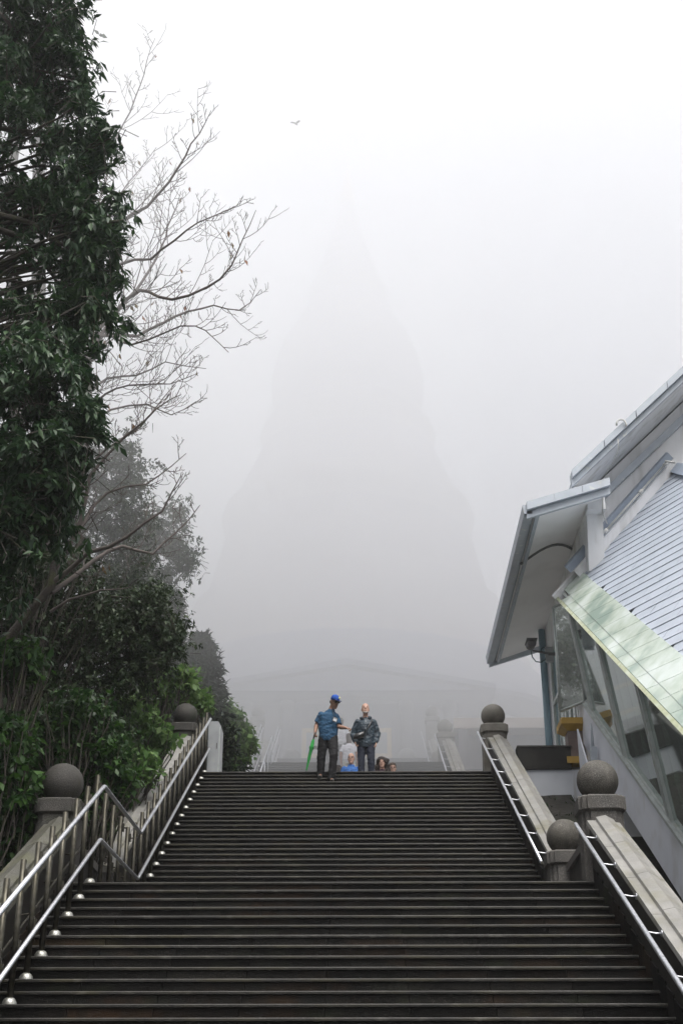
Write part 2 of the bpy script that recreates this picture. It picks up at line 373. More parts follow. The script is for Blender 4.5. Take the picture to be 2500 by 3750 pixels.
newel(-3.9, 52.15, LV[3], 1.96, 'faint tall ball newel heading the topmost flight, left side', deep=.4)

# ------------------------------------------------------------------ balustrades with sloping granite coping
CS = math.hypot(D, H); ey, ez = D / CS, H / CS
def cope_poly(wd):
    """cross-section x, n (normal to slope): side ledge, groove, shallow roof"""
    g = .1
    return [(0, 0), (wd, 0), (wd, .02), (wd - .07, .03), (wd - .075, .06), (wd * .56, .115), (g + .012, .09), (g + .006, .052), (g, .05), (.006, .05)]
def balustrade(i, side, label, y_lo, y_hi, hh=.64):
    x0, x1 = (XR - .03, XR + .37) if side > 0 else (XL + .03, XL - .39)
    n, yt, z0 = FL[i]
    yf = y_first(i)
    zn = lambda y: z0 + H + (y - yf) / D * H      # nosing line
    t = thing('balustrade', label, 'balustrade', (0, yf, z0))
    sh = lambda p: (p[0], p[1] - yf, p[2] - z0)
    a, b = (min(x0, x1) + .035, max(x0, x1) - .03)
    poly = [(0, y_lo, zn(y_lo) - 1.1), (0, y_hi, zn(y_hi) - 1.1), (0, y_hi, zn(y_hi) + hh), (0, y_lo, zn(y_lo) + hh)]
    MB().prism([sh(p) for p in poly], (a, 0, 0), (b, 0, 0)).build('wall', granite_wall, t)
    L_ = (y_hi - y_lo) / ey; k = max(1, round(L_ / 1.15)); seg = L_ / k
    cpol = cope_poly(abs(x1 - x0))
    if side < 0: cpol = [(-x, q) for x, q in cpol][::-1]
    pol = [(x, -ez * q, ey * q) for x, q in cpol]
    m = MB(); ln = seg - .006
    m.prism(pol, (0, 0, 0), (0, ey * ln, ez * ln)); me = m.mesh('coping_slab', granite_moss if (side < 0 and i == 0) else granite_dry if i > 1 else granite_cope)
    for q in range(k):
        y = y_lo + q * seg * ey
        link('coping_slab', me, t, (x0 + rng.uniform(-.002, .002), y - yf, zn(y) + hh - z0 + .004 + rng.uniform(0, .003)))
    # stepped skirting of slanted tiles on the inner face
    if i < 2:
        xi = XR - .002 if side > 0 else XL + .002; dx = -.012 if side > 0 else .012
        sk = MB().prism([(0, .004, 0), (0, D - .004, 0), (0, D - .004, .3), (0, .004, .19)], (0, 0, 0), (dx, 0, 0)).mesh('skirting_tile', granite_wet)
        for j in range(n):
            y = yf + j * D
            if y_lo < y < y_hi - .2 and (i == 0 and j > n - 18 or i == 1 and j > 4): link('skirting_tile', sk, t, (xi, y - yf, (j + 1) * H + .002))
    return t
balustrade(0, 1, 'lowest right balustrade wall with broad pale granite coping', 8, 16.5)
balustrade(0, -1, 'lowest left balustrade wall with mossy coping behind the railing', 8, 16.5)
balustrade(1, 1, 'second right balustrade with pale coping, above the low ball newel', 19.35, 28.05)
balustrade(1, -1, 'second left balustrade with wet pale coping, along the shrubs', 19.35, 28.05)
balustrade(2, 1, 'third right balustrade with cream coping in the haze', 34.6, 43.15)
balustrade(2, -1, 'third left balustrade in the haze, behind bright green leaves', 34.6, 43.15)
balustrade(3, 1, 'topmost right balustrade, faint in the fog', 47.0, 51.9)
balustrade(3, -1, 'topmost left balustrade, faint in the fog', 47.0, 51.9)
for sx, lab in ((1, 'low landing wall with flat dark coping between two right newels'), (-1, 'low landing wall with flat dark coping behind the left railing')):
    xa = 2.86 if sx > 0 else -3.78
    t = thing('landing_wall', lab, 'wall', (xa, 17.05, LV[0]))
    MB().box((0.04, 0, -.6), (.2, 1.9, .62)).build('wall', granite_wall, t)
    MB().box((0, 0, .623), (.24, 1.88, .72)).build('coping', granite_newel, t)

# ------------------------------------------------------------------ handrails
def nosing(i, y): return FL[i][2] + H + (y - y_first(i)) / D * H
def wall_rail(i, label, y_lo, y_hi, x=2.6, hh=.72, wallx=2.79, bend=True, step_b=1.12, r=.024, m=None):
    m = m or steel
    t = thing('wall_handrail', label, 'handrail', (x, y_lo, nosing(i, y_lo)))
    o = Vector((x, y_lo, nosing(i, y_lo)))
    s = 1 if wallx > x else -1
    pts = [Vector((x, y, nosing(i, y) + hh)) - o for y in np.linspace(y_lo, y_hi, 6)]
    MB().tube(pts, r, 14).build('rail', m, t)
    if bend:
        p = pts[0]
        MB().tube([p + Vector((0, .01, .005)), p + Vector((0, -.05, -.03)), p + Vector((s * .05, -.1, -.055)), p + Vector((s * .2, -.1, -.055))], r * .8, 10).build('end_return', steel_post, t)
    bm_ = MB()
    bm_.tube([(0, 0, -r * .8), (s * .05, 0, -.05), (s * .12, 0, -.062), (s * .185, 0, -.062)], .0095, 8)
    bm_.tube([(s * .165, 0, -.062), (s * .186, 0, -.062)], [.03, .034], 14)
    bme = bm_.mesh('bracket', m)
    k = int((y_hi - y_lo) / (step_b * ey)) + 1
    for q in range(k):
        y = y_hi - .35 - q * step_b * ey
        if y > y_lo + .1: link('bracket', bme, t, Vector((x, y, nosing(i, y) + hh)) - o)
    return t
wall_rail(0, 'bright steel handrail on the lowest right wall', 8.2, 16.25)
wall_rail(1, 'steel handrail on the second right wall, ending beside low newel', 19.5, 28.45)
wall_rail(2, 'hazy steel handrail on the third right wall', 34.9, 44.0)
wall_rail(3, 'faint steel handrail on the topmost right wall', 47.2, 53.4)
wall_rail(0, 'thin steel wall rail glimpsed between the left railing posts', 8.2, 16.4, x=-3.24, wallx=-3.39, hh=.5, r=.012, bend=False, m=steel_post)

def post_rail(label, spans, x=-3.1, hi=1.12, lo=.47, bright=False, step=2, xcap=True, hp=1.26):
    """railing on posts: spans = list of ('f', flight, j0, j1) or ('l', y0, y1, z)"""
    t = thing('post_railing', label, 'railing', (x, 0, 0))
    ctrl = []
    posts = []
    for s in spans:
        if s[0] == 'f':
            _, i, j0, j1 = s
            ya, yb = y_first(i) + j0 * D + .1, y_first(i) + j1 * D + .14
            ctrl += [(ya, nosing(i, ya)), (yb, nosing(i, yb))]
            for j in range(j1, j0 - 1, -step): posts.append((y_first(i) + j * D + .13, FL[i][2] + (j + 1) * H, nosing(i, y_first(i) + j * D + .13)))
        else:
            _, ya, yb, z, k = s
            for q in range(k): posts.append((ya + (q + .5) * (yb - ya) / k, z, z + .0))
    for nm, hh, r in (('upper_rail', hi, .027), ('lower_rail', lo, .024)):
        pts = []
        for q, (y, z) in enumerate(ctrl):
            pts.append(Vector((.0, y, z + hh)))
        MB().tube(refine(pts), r, 14).build(nm, steel, t)
    # shared meshes
    cap = MB().lathe([(.07, 0), (.07, .004), (.066, .032), (.052, .06), (.032, .074)], (0, 0, 0), 16).mesh('base_dome', steel_cap)
    for (y, z, zn_) in posts:
        off = -.085
        ph = hp + (zn_ - z)
        p = MB().tube([(0, 0, 0), (0, 0, ph)], .03, 12).build('post', steel_post if not bright else steel, t)
        p.location = (off, y, z)
        link('base_dome', cap, p)
        for hh in (hi, lo):
            zz = zn_ - z + hh
            b = MB().box((.028, -.022, zz - .06), (.05, .022, zz + .045)).tube([(.05, 0, zz - .012), (.085, 0, zz - .012)], .01, 8)
            b.build('bracket', steel_post, p)
    return t
def refine(pts, r=.05):
    out = [pts[0]]
    for a, b, c in zip(pts, pts[1:], pts[2:]):
        u = (a - b).normalized(); w_ = (c - b).normalized()
        out += [b + u * r, b + (u + w_) * r * .3, b + w_ * r]
    out.append(pts[-1]); return out
post_rail('double steel railing on domed posts up the two lower flights', [('f', 0, 4, 32), ('l', 16.85, 19.3, LV[0], 4), ('f', 1, 0, 30)])
post_rail('bright hazy double railing up the third flight, left side', [('f', 2, 8, 30)], bright=True, x=-3.05)
post_rail('faint double railing up the topmost flight, left side', [('f', 3, 2, 17)], bright=True, x=-3.0)
r_ = thing('inner_railing', 'thin pale inner railing beside the hazy left railing', 'railing', (-2.75, 0, 0))
MB().tube([(0, y, nosing(2, y) + .85) for y in (38, 43.2)], .022, 10).build('rail', steel, r_)
for y in (38.5, 40, 41.5, 43): MB().tube([(0, y, nosing(2, y) - .1), (0, y, nosing(2, y) + .85)], .018, 8).build('post', steel, r_)

# ------------------------------------------------------------------ cabinet on the second landing
cb = thing('utility_cabinet', 'tall pale grey metal cabinet standing at the left railing end', 'cabinet', (-3.17, 28.32, LV[1]))
MB().prism([(0, 0, 0), (.27, 0, 0), (.27, 0, 1.12), (.21, 0, 1.23), (0, 0, 1.23)], (0, 0, 0), (0, .55, 0)).build('body', cream_paint, cb)
MB().prism([(.018, -.012, .04), (.21, -.012, .04), (.21, -.012, 1.09), (.19, -.012, 1.2), (.018, -.012, 1.2)], (0, 0, 0), (0, .01, 0)).build('door', cream_paint, cb)
MB().prism([(.235, -.008, .05), (.255, -.008, .05), (.255, -.008, 1.08), (.235, -.008, 1.12)], (0, 0, 0), (0, .007, 0)).build('edge_strip', alu, cb)
MB().box((.19, -.03, .62), (.203, -.0125, .74)).build('handle', steel_post, cb)

# ------------------------------------------------------------------ right-hand platform, parapet, building
pw = thing('parapet_wall', 'dark granite parapet over a rust-streaked white wall, right of stairs', 'parapet', (3.25, 27.0, 0))
MB().box((0, 0, 9.05), (1.08, .28, 9.5)).build('granite_panel', granite_wall, pw)
MB().box((-.0, -.02, 9.5), (1.1, .3, 9.53)).build('coping', granite_newel, pw)
MB().box((0, .05, 7.2), (1.6, .28, 9.045)).build('white_wall', white_stained, pw)
plat = MB().box((3.3, 27.3, 7.5), (13.5, 34.6, LV[1] - .01)).build('building_platform', mat('pale_concrete', (.4, .4, .38), (.33, .33, .31), rough=.7, scale=2), None, kind='structure', label='paved platform beside the wide landing')

BX, BY0, BY1 = 4.65, 25.75, 31.6
bld = thing('visitor_building', 'white building with blue-grey tiered roof and wide eaves, right', 'building', (BX, BY0, LV[1]))
B0 = Vector((BX, BY0, LV[1]))
def B(*p): return Vector(p) - B0
def bpart(name, m, fn, parent=bld):
    mb = MB(); fn(mb); mb.v = [tuple(Vector(q) - B0) for q in mb.v]; return mb.build(name, m, parent)
EZ = 13.42
# gable wall facing the viewer and its mirror, long walls with window openings
ridx, ridz = 8.6, 18.4
def gable(mb, y):
    mb.prism([(BX, y, 6.5), (2 * ridx - BX, y, 6.5), (2 * ridx - BX, y, 14.39), (ridx, y, ridz - .12), (BX, y, 14.39)][::-1], (0, 0, 0), (0, .2, 0))
bpart('gable_wall', white_wall, lambda mb: gable(mb, BY0))
bpart('rear_gable_wall', white_wall, lambda mb: gable(mb, BY1 - .2))
bpart('far_side_wall', white_wall, lambda mb: mb.box((2 * ridx - BX - .2, BY0 + .205, 8), (2 * ridx - BX, BY1 - .205, 14.1)))
# side wall facing the stairs: dado, head and piers around three tall windows
bpart('side_wall_head', white_wall, lambda mb: mb.box((BX, BY0 + .205, 12.95), (BX + .2, BY1 - .205, 14.0)))
bpart('side_wall_base', white_wall, lambda mb: mb.box((BX, BY0 + .205, 8), (BX + .2, BY1 - .205, 10.22)))
wy = [(26.25, 27.55), (27.85, 29.15), (29.45, 30.9)]
for a, b in ((BY0 + .205, 26.25), (27.55, 27.85), (29.15, 29.45), (30.9, BY1 - .205)):
    bpart('pier', white_wall, lambda mb: mb.box((BX + .002, a, 10.22), (BX + .198, b, 12.95)))
win_glass = glass_mat('window_glass', (.5, .6, .58), refl=.6, clear=.55)
for k, (a, b) in enumerate(wy):
    fr = bpart('window', alu, lambda mb: [mb.box((BX - .03, a, 10.22), (BX + .05, a + .06, 12.95)), mb.box((BX - .03, b - .06, 10.22), (BX + .05, b, 12.95)), mb.box((BX - .028, a + .06, 10.22), (BX + .05, b - .06, 10.29)), mb.box((BX - .028, a + .06, 12.88), (BX + .05, b - .06, 12.95)), mb.box((BX - .026, a + .06, 11.62), (BX + .05, b - .06, 11.7)), mb.box((BX - .026, (a + b) / 2 - .03, 10.29), (BX + .05, (a + b) / 2 + .03, 11.62))])
    bpart('pane', win_glass, lambda mb: mb.box((BX + .0, a + .06, 11.7), (BX + .01, b - .06, 12.88)), fr)
    bpart('pane', win_glass, lambda mb: mb.box((BX + .0, a + .06, 10.29), (BX + .01, (a + b) / 2 - .03, 11.62)), fr)
    bpart('pane', win_glass, lambda mb: mb.box((BX + .0, (a + b) / 2 + .03, 10.29), (BX + .01, b - .06, 11.62)), fr)
bpart('interior_wall', mat('dim_interior', (.14, .15, .15), rough=.8), lambda mb: mb.box((BX + 2.2, BY0 + .3, 9.3), (BX + 2.3, BY1 - .3, 14)))
# an open casement swung outwards over the landing
sa = R(32); hy = 26.5
def sash_pt(d, z): return (BX - .04 - d * math.sin(sa), hy + .0 - d * math.cos(sa) * .0 + d * math.cos(sa), z)
cs_ = bpart('open_casement', alu, lambda mb: [mb.tube([sash_pt(.0, 10.3), sash_pt(.0, 12.6)], .03, 6), mb.tube([sash_pt(.75, 10.3), sash_pt(.75, 12.6)], .03, 6), mb.tube([sash_pt(0, 10.3), sash_pt(.75, 10.3)], .03, 6), mb.tube([sash_pt(0, 12.6), sash_pt(.75, 12.6)], .03, 6)])
bpart('pane', win_glass, lambda mb: mb.hexa([sash_pt(.02, 10.32), sash_pt(.73, 10.32), Vector(sash_pt(.73, 10.32)) + Vector((.01, .01, 0)), Vector(sash_pt(.02, 10.32)) + Vector((.01, .01, 0)), sash_pt(.02, 12.58), sash_pt(.73, 12.58), Vector(sash_pt(.73, 12.58)) + Vector((.01, .01, 0)), Vector(sash_pt(.02, 12.58)) + Vector((.01, .01, 0))]), cs_)
# corner downpipe and fittings
bpart('corner_pole', blue_pole, lambda mb: mb.tube([(BX - .1, BY1 - .15, 9.2), (BX - .1, BY1 - .15, 13.75)], .085, 14))
# lower roof: shallow slope over the eaves, soffit, gutter, barge boards
OY0, OY1 = 24.2, 32.9
ex, rise = 3.42, .34
def lz(x): return EZ + (x - ex) * rise
bpart('lower_roof', blue_trim, lambda mb: mb.prism([(ex, OY0, EZ + .06), (5.0, OY0, lz(5.0) + .06), (5.0, OY0, lz(5.0) + .16), (ex, OY0, EZ + .16)], (0, .02, 0), (0, OY1 - OY0 - .02, 0)))
sf = bpart('soffit', soffit_m, lambda mb: mb.prism([(ex + .12, OY0, EZ + .02), (5.0, OY0, lz(5.0) - .0), (5.0, OY0, lz(5.0) + .057), (ex + .12, OY0, EZ + .058)], (0, .1, 0), (0, OY1 - OY0 - .1, 0)))
bpart('gutter', blue_trim, lambda mb: [mb.prism([(ex - .12, OY0, EZ + .17), (ex - .1, OY0, EZ - .02), (ex + .06, OY0, EZ - .02), (ex + .06, OY0, EZ + .05), (ex + .115, OY0, EZ + .05), (ex + .115, OY0, EZ + .17)], (0, .0, 0), (0, OY1 - OY0, 0))])
bpart('gutter_lip', blue_trim, lambda mb: mb.prism([(ex + .14, OY0, EZ - .03), (ex + .22, OY0, EZ - .005), (ex + .22, OY0, EZ + .05), (ex + .14, OY0, EZ + .03)], (0, .12, 0), (0, OY1 - OY0 - .12, 0)))
def barge(x0, z0, x1, z1, y, name, segs, t0=.0, dh=.2):
    par = bpart(name, blue_trim, lambda mb: mb.prism([(x0, y, z0 - .12), (x1, y, z1 - .12), (x1, y, z1 + .02), (x0, y, z0 + .02)], (0, .02, 0), (0, .1, 0)))
    for k in range(segs):
        a, b = k / segs + .002, (k + 1) / segs - .002
        xa, za, xb, zb = x0 + (x1 - x0) * a, z0 + (z1 - z0) * a, x0 + (x1 - x0) * b, z0 + (z1 - z0) * b
        o = rng.uniform(0, .012)
        bpart('ridge_tile', blue_trim, lambda mb: mb.prism([(xa, y, za + .03), (xb, y, zb + .03), (xb, y, zb + dh), (xa, y, za + dh)], (0, -.06 - o, 0), (0, .24, 0)), par)
    return par
barge(ex - .05, EZ + .0, 5.05, lz(5.05) - .02, OY0 - .02, 'lower_barge_board', 3)
barge(5.05, lz(5.05) - .02, ex - .05, EZ + .0, OY1 - .1, 'rear_barge_board', 3)
# upper roof at 45 degrees with its own overhang
ux0, uz0 = 4.38, 14.25
def uz(x): return uz0 + (x - ux0) * (ridz - uz0) / (ridx - ux0)
bpart('upper_roof', blue_trim, lambda mb: mb.prism([(ux0, 24.5, uz0 - .05), (ridx, 24.5, ridz - .05), (2 * ridx - ux0, 24.5, uz0 - .05), (2 * ridx - ux0, 24.5, uz0 + .1), (ridx, 24.5, ridz + .1), (ux0, 24.5, uz0 + .1)], (0, .05, 0), (0, 8.2, 0)))
barge(ux0 - .03, uz0, ridx, ridz, 24.42, 'upper_barge_board', 6)
bpart('upper_soffit', white_wall, lambda mb: mb.prism([(ux0 + .04, 24.56, uz(ux0 + .04) - .09), (ridx, 24.56, ridz - .09), (ridx, 24.56, ridz - .054), (ux0 + .04, 24.56, uz(ux0 + .04) - .054)], (0, 0, 0), (0, 1.18, 0)))
bpart('verge_band', blue_trim, lambda mb: mb.prism([(5.0, 25.6, uz(5.0) - .62), (ridx, 25.6, ridz - .62), (ridx, 25.6, ridz - .42), (5.0, 25.6, uz(5.0) - .42)], (0, .02, 0), (0, .148, 0)))
bpart('upper_eave_end', soffit_m, lambda mb: mb.box((ux0 + .02, 24.6, uz0 - .3), (4.95, 32.5, uz0 - .06)))
bpart('purlin_block', white_wall, lambda mb: mb.box((4.66, 24.65, 13.72), (5.02, 25.74, 14.16)))
bpart('corbel', white_wall, lambda mb: mb.prism([(4.68, 25.2, 12.6), (4.68, 24.9, 13.715), (4.68, 25.745, 13.715), (4.68, 25.745, 12.6)], (.0, 0, 0), (.32, 0, 0)))
# curved conduit on the soffit, cable down the gable
bpart('soffit_conduit', mat('grey_conduit', (.14, .15, .15), rough=.6), lambda mb: mb.tube([(ex + .1 + .122 * k, 27.2 - 1.5 * math.sin(math.pi * (k / 10) * .9) * .5 - .5 + .05 * k, lz(ex + .1 + .122 * k) - .03) for k in range(11)], .028, 8))
cab = [P(2260, 1610, Y=24.3), P(2262, 1650, Y=24.4), P(2240, 1700, Y=24.9), P(2215, 1740, Y=25.3), P(2205, 1800, Y=24.62), P(2203, 1880, Y=24.62), P(2225, 1930, Y=25.7), P(2242, 1948, Y=25.7)]
bpart('wall_cable', mat('white_cable', (.6, .6, .58), rough=.5), lambda mb: mb.tube([q + Vector((0, -.03, 0)) for q in cab], .012, 6))
bpart('gutter_hook', mat('white_cable', (.6, .6, .58)), lambda mb: mb.tube([(ux0 + 1.05 + .1 * math.cos(a), 24.3, uz(ux0 + 1.05) + .18 + .12 * math.sin(a)) for a in np.linspace(-.4, 3.3, 8)], .02, 6))
# brown pillar with ochre cap and base at the near corner of the terrace
bpart('pillar_shaft', brown_stone, lambda mb: mb.box((4.3, 27.02, 9.3), (4.62, 27.42, 9.84)))
bpart('pillar_base', ochre, lambda mb: mb.box((4.24, 26.96, 9.16), (4.645, 27.48, 9.297)))
bpart('pillar_cap', ochre, lambda mb: [mb.prism([(4.16, 26.86, 9.95), (4.64, 26.86, 9.95), (4.64, 26.86, 10.08), (4.16, 26.86, 10.08)], (0, 0, 0), (0, .72, 0)), mb.hexa([(4.29, 27.0, 9.842), (4.63, 27.0, 9.842), (4.63, 27.44, 9.842), (4.29, 27.44, 9.842), (4.17, 26.87, 9.948), (4.64, 26.87, 9.948), (4.64, 27.57, 9.948), (4.17, 27.57, 9.948)])])
# security camera on a bracket
sx_, sy_ = 4.02, 29.5
sg = thing('security_camera', 'grey security camera on a bracket with looping cable under the eaves', 'camera', (4.4, sy_, 12.42))
g0 = Vector((4.4, sy_, 12.42))
cgrey = mat('camera_grey', (.13, .13, .135), rough=.5)
MB().box((-.02, -.03, -.05), (.16, .03, .02)).tube([(.0, 0, .0), (-.38, -.05, .06)], [.035, .02], 8).build('bracket', cgrey, sg)
MB().rings([((-.4, -.26, .16), (.085, 0, 0), (0, 0, .075)), ((-.4, -.24, .17), (.1, 0, 0), (0, 0, .09)), ((-.4, .12, .22), (.1, 0, 0), (0, 0, .09)), ((-.4, .14, .222), (.08, 0, 0), (0, 0, .07))], 12).build('housing', cgrey, sg)
MB().box((-.52, -.3, .25), (-.28, .14, .275)).build('hood', cgrey, sg)
MB().tube([(-.39, .1, .12), (-.37, .08, -.05), (-.3, .05, -.17), (-.18, .02, -.2), (-.08, 0, -.13), (-.04, 0, 0), (-.05, 0, .1), (-.1, 0, .16), (-.16, 0, .12), (-.17, 0, .03)], .014, 8).build('cable', mat('teal_cable', (.1, .16, .17), rough=.5), sg)
MB().box((-.08, -.02, -.2), (.1, .05, .16)).build('junction_box', cream_paint, sg)

# ------------------------------------------------------------------ inclined escalator enclosure
SLP = .6128
es = thing('escalator_enclosure', 'inclined glass escalator enclosure under a shingled roof, climbing the right side', 'enclosure', (4.6, 13, 1))
E0 = Vector((4.6, 13, 1))
def epart(name, m, fn, parent=es):
    mb = MB(); fn(mb); mb.v = [tuple(Vector(q) - E0) for q in mb.v]; return mb.build(name, m, parent)
def sill(y): return skirt_z(y) + 1.1
YA, YB = 13.0, 25.72
def para(mb, y0, y1, x0, x1, lo, hi, top_x=0):
    """slab following the slope between heights lo..hi above the skirt's foot"""
    p = [(x0, y0, skirt_z(y0) + lo), (x1, y0, skirt_z(y0) + lo), (x1, y1, skirt_z(y1) + lo), (x0, y1, skirt_z(y1) + lo)]
    q = [(x0 + top_x, y0, skirt_z(y0) + hi), (x1 + top_x, y0, skirt_z(y0) + hi), (x1 + top_x, y1, skirt_z(y1) + hi), (x0 + top_x, y1, skirt_z(y1) + hi)]
    mb.hexa(p + q)
epart('skirt_panel', mat('skirt_paint', (.72, .74, .8), (.66, .68, .74), rough=.55, scale=1, stain=[((.42, .4, .36), 1.6, .55, .8, .5)]), lambda mb: para(mb, YA, 27.3, 4.6, 4.8, 0, 1.0))
epart('sill_rail', alu, lambda mb: [para(mb, YA, 26.3, 4.52, 4.82, 1.003, 1.06), para(mb, YA, 26.3, 4.57, 4.78, 1.063, 1.12)])
epart('skirt_edge', mat('edge_stain', (.4, .4, .33), (.3, .3, .22), rough=.7, scale=6), lambda mb: para(mb, YA, 27.3, 4.592, 4.63, 1.0, 1.002 + .02))
LEAN = -.14
GH = 2.12
def mull(mb, y, wd, x0=4.56, dep=.1, dy=0):
    b = sill(y) + .02
    mb.hexa([(x0, y, b), (x0 + dep, y, b), (x0 + dep, y + wd, b + wd * SLP), (x0, y + wd, b + wd * SLP), (x0 + LEAN * GH, y + dy, b + GH), (x0 + dep + LEAN * GH, y + dy, b + GH), (x0 + dep + LEAN * GH, y + wd + dy, b + GH + wd * SLP), (x0 + LEAN * GH, y + wd + dy, b + GH + wd * SLP)])
esc_glass = glass_mat('green_tinted_glass', (.72, .84, .78), refl=.6, clear=.68, rough=.04)
mys = [25.55, 22.75, 19.85, 16.95, 14.05]
for k, y in enumerate(mys):
    mu = epart('mullion', alu, lambda mb: [mull(mb, y, .075, 4.55), mull(mb, y + .16, .075, 4.55)])
    epart('gasket', alu_dark, lambda mb: [mull(mb, y + .077, .02, 4.565, .06), mull(mb, y + .137, .02, 4.565, .06)], mu)
for k in range(len(mys) - 1):
    ya, yb = mys[k + 1] + .24, mys[k] - .002
    for q in range(3):
        a, b = ya + (yb - ya) * q / 3 + .004, ya + (yb - ya) * (q + 1) / 3 - .004
        epart('glass_pane', esc_glass, lambda mb: mull(mb, a, b - a, 4.6, .012))
# roof plane: rises across (+x) and along the slope
RP = 1.12
rx0, ry0, rz0 = 4.2, 25.8, 12.37
def rz(x, y): return rz0 + RP * (x - rx0) + SLP * (y - ry0)
RXM = 6.8
nrm = Vector((-RP, -SLP, 1)).normalized()
def rp(x, y, d=0): return Vector((x, y, rz(x, y))) + nrm * d
def rquad(mb, c, d0, d1): mb.hexa([rp(x, y, d0) for x, y in c] + [rp(x, y, d1) for x, y in c])
epart('roof_deck', roof_gap, lambda mb: rquad(mb, [(4.62, 12.6), (RXM, 12.6), (RXM, 25.7), (4.62, 25.7)], -.1, -.03))
epart('far_roof_slope', roof_tile, lambda mb: mb.hexa([(RXM, 12.6, rz(RXM, 12.6) - .1), (9.4, 12.6, rz(4.2, 12.6) - .1), (9.4, 25.7, rz(4.2, 25.7) - .1), (RXM, 25.7, rz(RXM, 25.7) - .1), (RXM, 12.6, rz(RXM, 12.6) + .02), (9.4, 12.6, rz(4.2, 12.6)), (9.4, 25.7, rz(4.2, 25.7)), (RXM, 25.7, rz(RXM, 25.7) + .02)]))
epart('far_wall', mat('enclosure_far_wall', (.62, .65, .63), rough=.7), lambda mb: para(mb, YA, 26, 9.1, 9.25, 0, 3.2))
epart('enclosure_floor', mat('enclosure_floor', (.3, .33, .32), rough=.7), lambda mb: para(mb, YA, 26, 4.85, 9.05, .1, .3))
# escalator inside: balustrade decks, side panels, moving handrails
epart('escalator_truss', mat('truss_steel', (.22, .24, .24), rough=.4, metal=.6), lambda mb: [para(mb, YA, 25.8, 5.4, 5.6, .31, 1.0), para(mb, YA, 25.8, 7.3, 7.5, .31, 1.0)])
epart('escalator_handrail', mat('black_rubber', (.02, .02, .02), rough=.5), lambda mb: [mb.tube([(5.5, y, skirt_z(y) + 1.75) for y in (13.2, 20, 25.6)], .05, 8), mb.tube([(7.4, y, skirt_z(y) + 1.75) for y in (13.2, 20, 25.6)], .05, 8)])
epart('escalator_side_panel', mat('brushed_panel', (.4, .42, .42), rough=.35, metal=.5), lambda mb: [para(mb, YA + .2, 25.6, 5.48, 5.51, 1.003, 1.7), para(mb, YA + .2, 25.6, 7.38, 7.41, 1.003, 1.7)])
# shingles: level courses across the inclined plane
uh = Vector((-SLP / RP, 1, 0)).normalized()          # level direction
vh = nrm.cross(uh); vh = vh if vh.z > 0 else -vh     # straight up the slope
SW, SE_ = .5, .294
sm_ = MB()
cs8 = [(0, -.02, .0), (SW - .006, -.02, .0), (SW - .006, SE_ + .03, -.014), (0, SE_ + .03, -.014)]
pts8 = [uh * a + vh * b + nrm * c for a, b, c in cs8] + [uh * a + vh * b + nrm * (c + .009) for a, b, c in cs8]
sm_.hexa(pts8)
sh_me = sm_.mesh('shingle', roof_tile)
o0 = rp(4.62, 12.6)
rest = MB(); cnt = 0
for c in range(-2, 75):
    for a in range(-60, 60):
        p = o0 + vh * (c * SE_) + uh * (a * SW + (.5 * SW if c % 2 else 0) + rng.uniform(-.006, .006))
        q = p + uh * SW * .5 + vh * SE_ * .5
        if not (4.52 < q.x < RXM - .02 and 12.7 < q.y < 25.62): continue
        ed = p + vh * SE_ + uh * SW
        if min(p.x, (p + uh * SW).x) < 4.28: continue
        jit = nrm * rng.uniform(0, .004)
        s_ = proj(q)
        if -60 < s_[0] < 2580 and 1600 < s_[1] < 3800 and cnt < 300:
            link('shingle', sh_me, es, p + jit - E0); cnt += 1
        else:
            o = len(rest.v); rest.hexa([Vector(x) + p + jit - E0 for x in pts8])
rest.build('hidden_shingles', roof_tile, es, kind='stuff')
# translucent, algae-stained canopy panels along the roof's lower edge
can_glass = glass_mat('algae_stained_canopy', (.7, .85, .76), refl=.3, clear=.28, rough=.12, grime=((.34, .43, .38), 1.2, (.74, .8, .77), (.56, .63, .55)))
cw = .62
yq = 25.75
sh_y = SLP / RP
while yq > 13:
    y2 = yq - cw + .012
    # joints run level across the strip
    c = [(4.26, yq), (4.26, y2), (4.63, y2 - .37 / sh_y * 0 - .0), (4.63, yq)]
    k0 = .37 / RP * 0
    sl_ = .37 * RP / SLP            # shift in y that keeps a joint level
    c = [(4.26, y2), (4.63, y2 - sl_), (4.63, yq - sl_), (4.26, yq)]
    epart('canopy_panel', can_glass, lambda mb: rquad(mb, c, .02, .032))
    c2 = [(4.13, y2 + .13 * RP / SLP), (4.258, y2), (4.258, yq), (4.13, yq + .13 * RP / SLP)]
    if yq < 25.3: epart('canopy_edge_panel', can_glass, lambda mb: rquad(mb, c2, .012, .024))
    yq -= cw
epart('canopy_panel', can_glass, lambda mb: rquad(mb, [(4.632, 25.0), (4.64, 25.0), (4.64, 25.74), (4.27, 25.75)], .02, .032))
can_alg = mat('algae_edge', (.4, .42, .3), (.3, .33, .2), rough=.7, scale=9, stain=[((.5, .55, .5), 5, .5, .7, .8)])
epart('canopy_edge_trim', can_alg, lambda mb: rquad(mb, [(4.08, 12.8), (4.125, 12.8), (4.125, 25.75), (4.08, 25.75)], .0, .03))
epart('canopy_bar', alu, lambda mb: rquad(mb, [(4.2, 12.8), (4.24, 12.8), (4.24, 25.7), (4.2, 25.7)], -.06, .008))
epart('canopy_end_cap', white_wall, lambda mb: rquad(mb, [(4.07, 25.76), (4.72, 25.76), (4.72, 25.9), (4.07, 25.9)], -.12, .1))
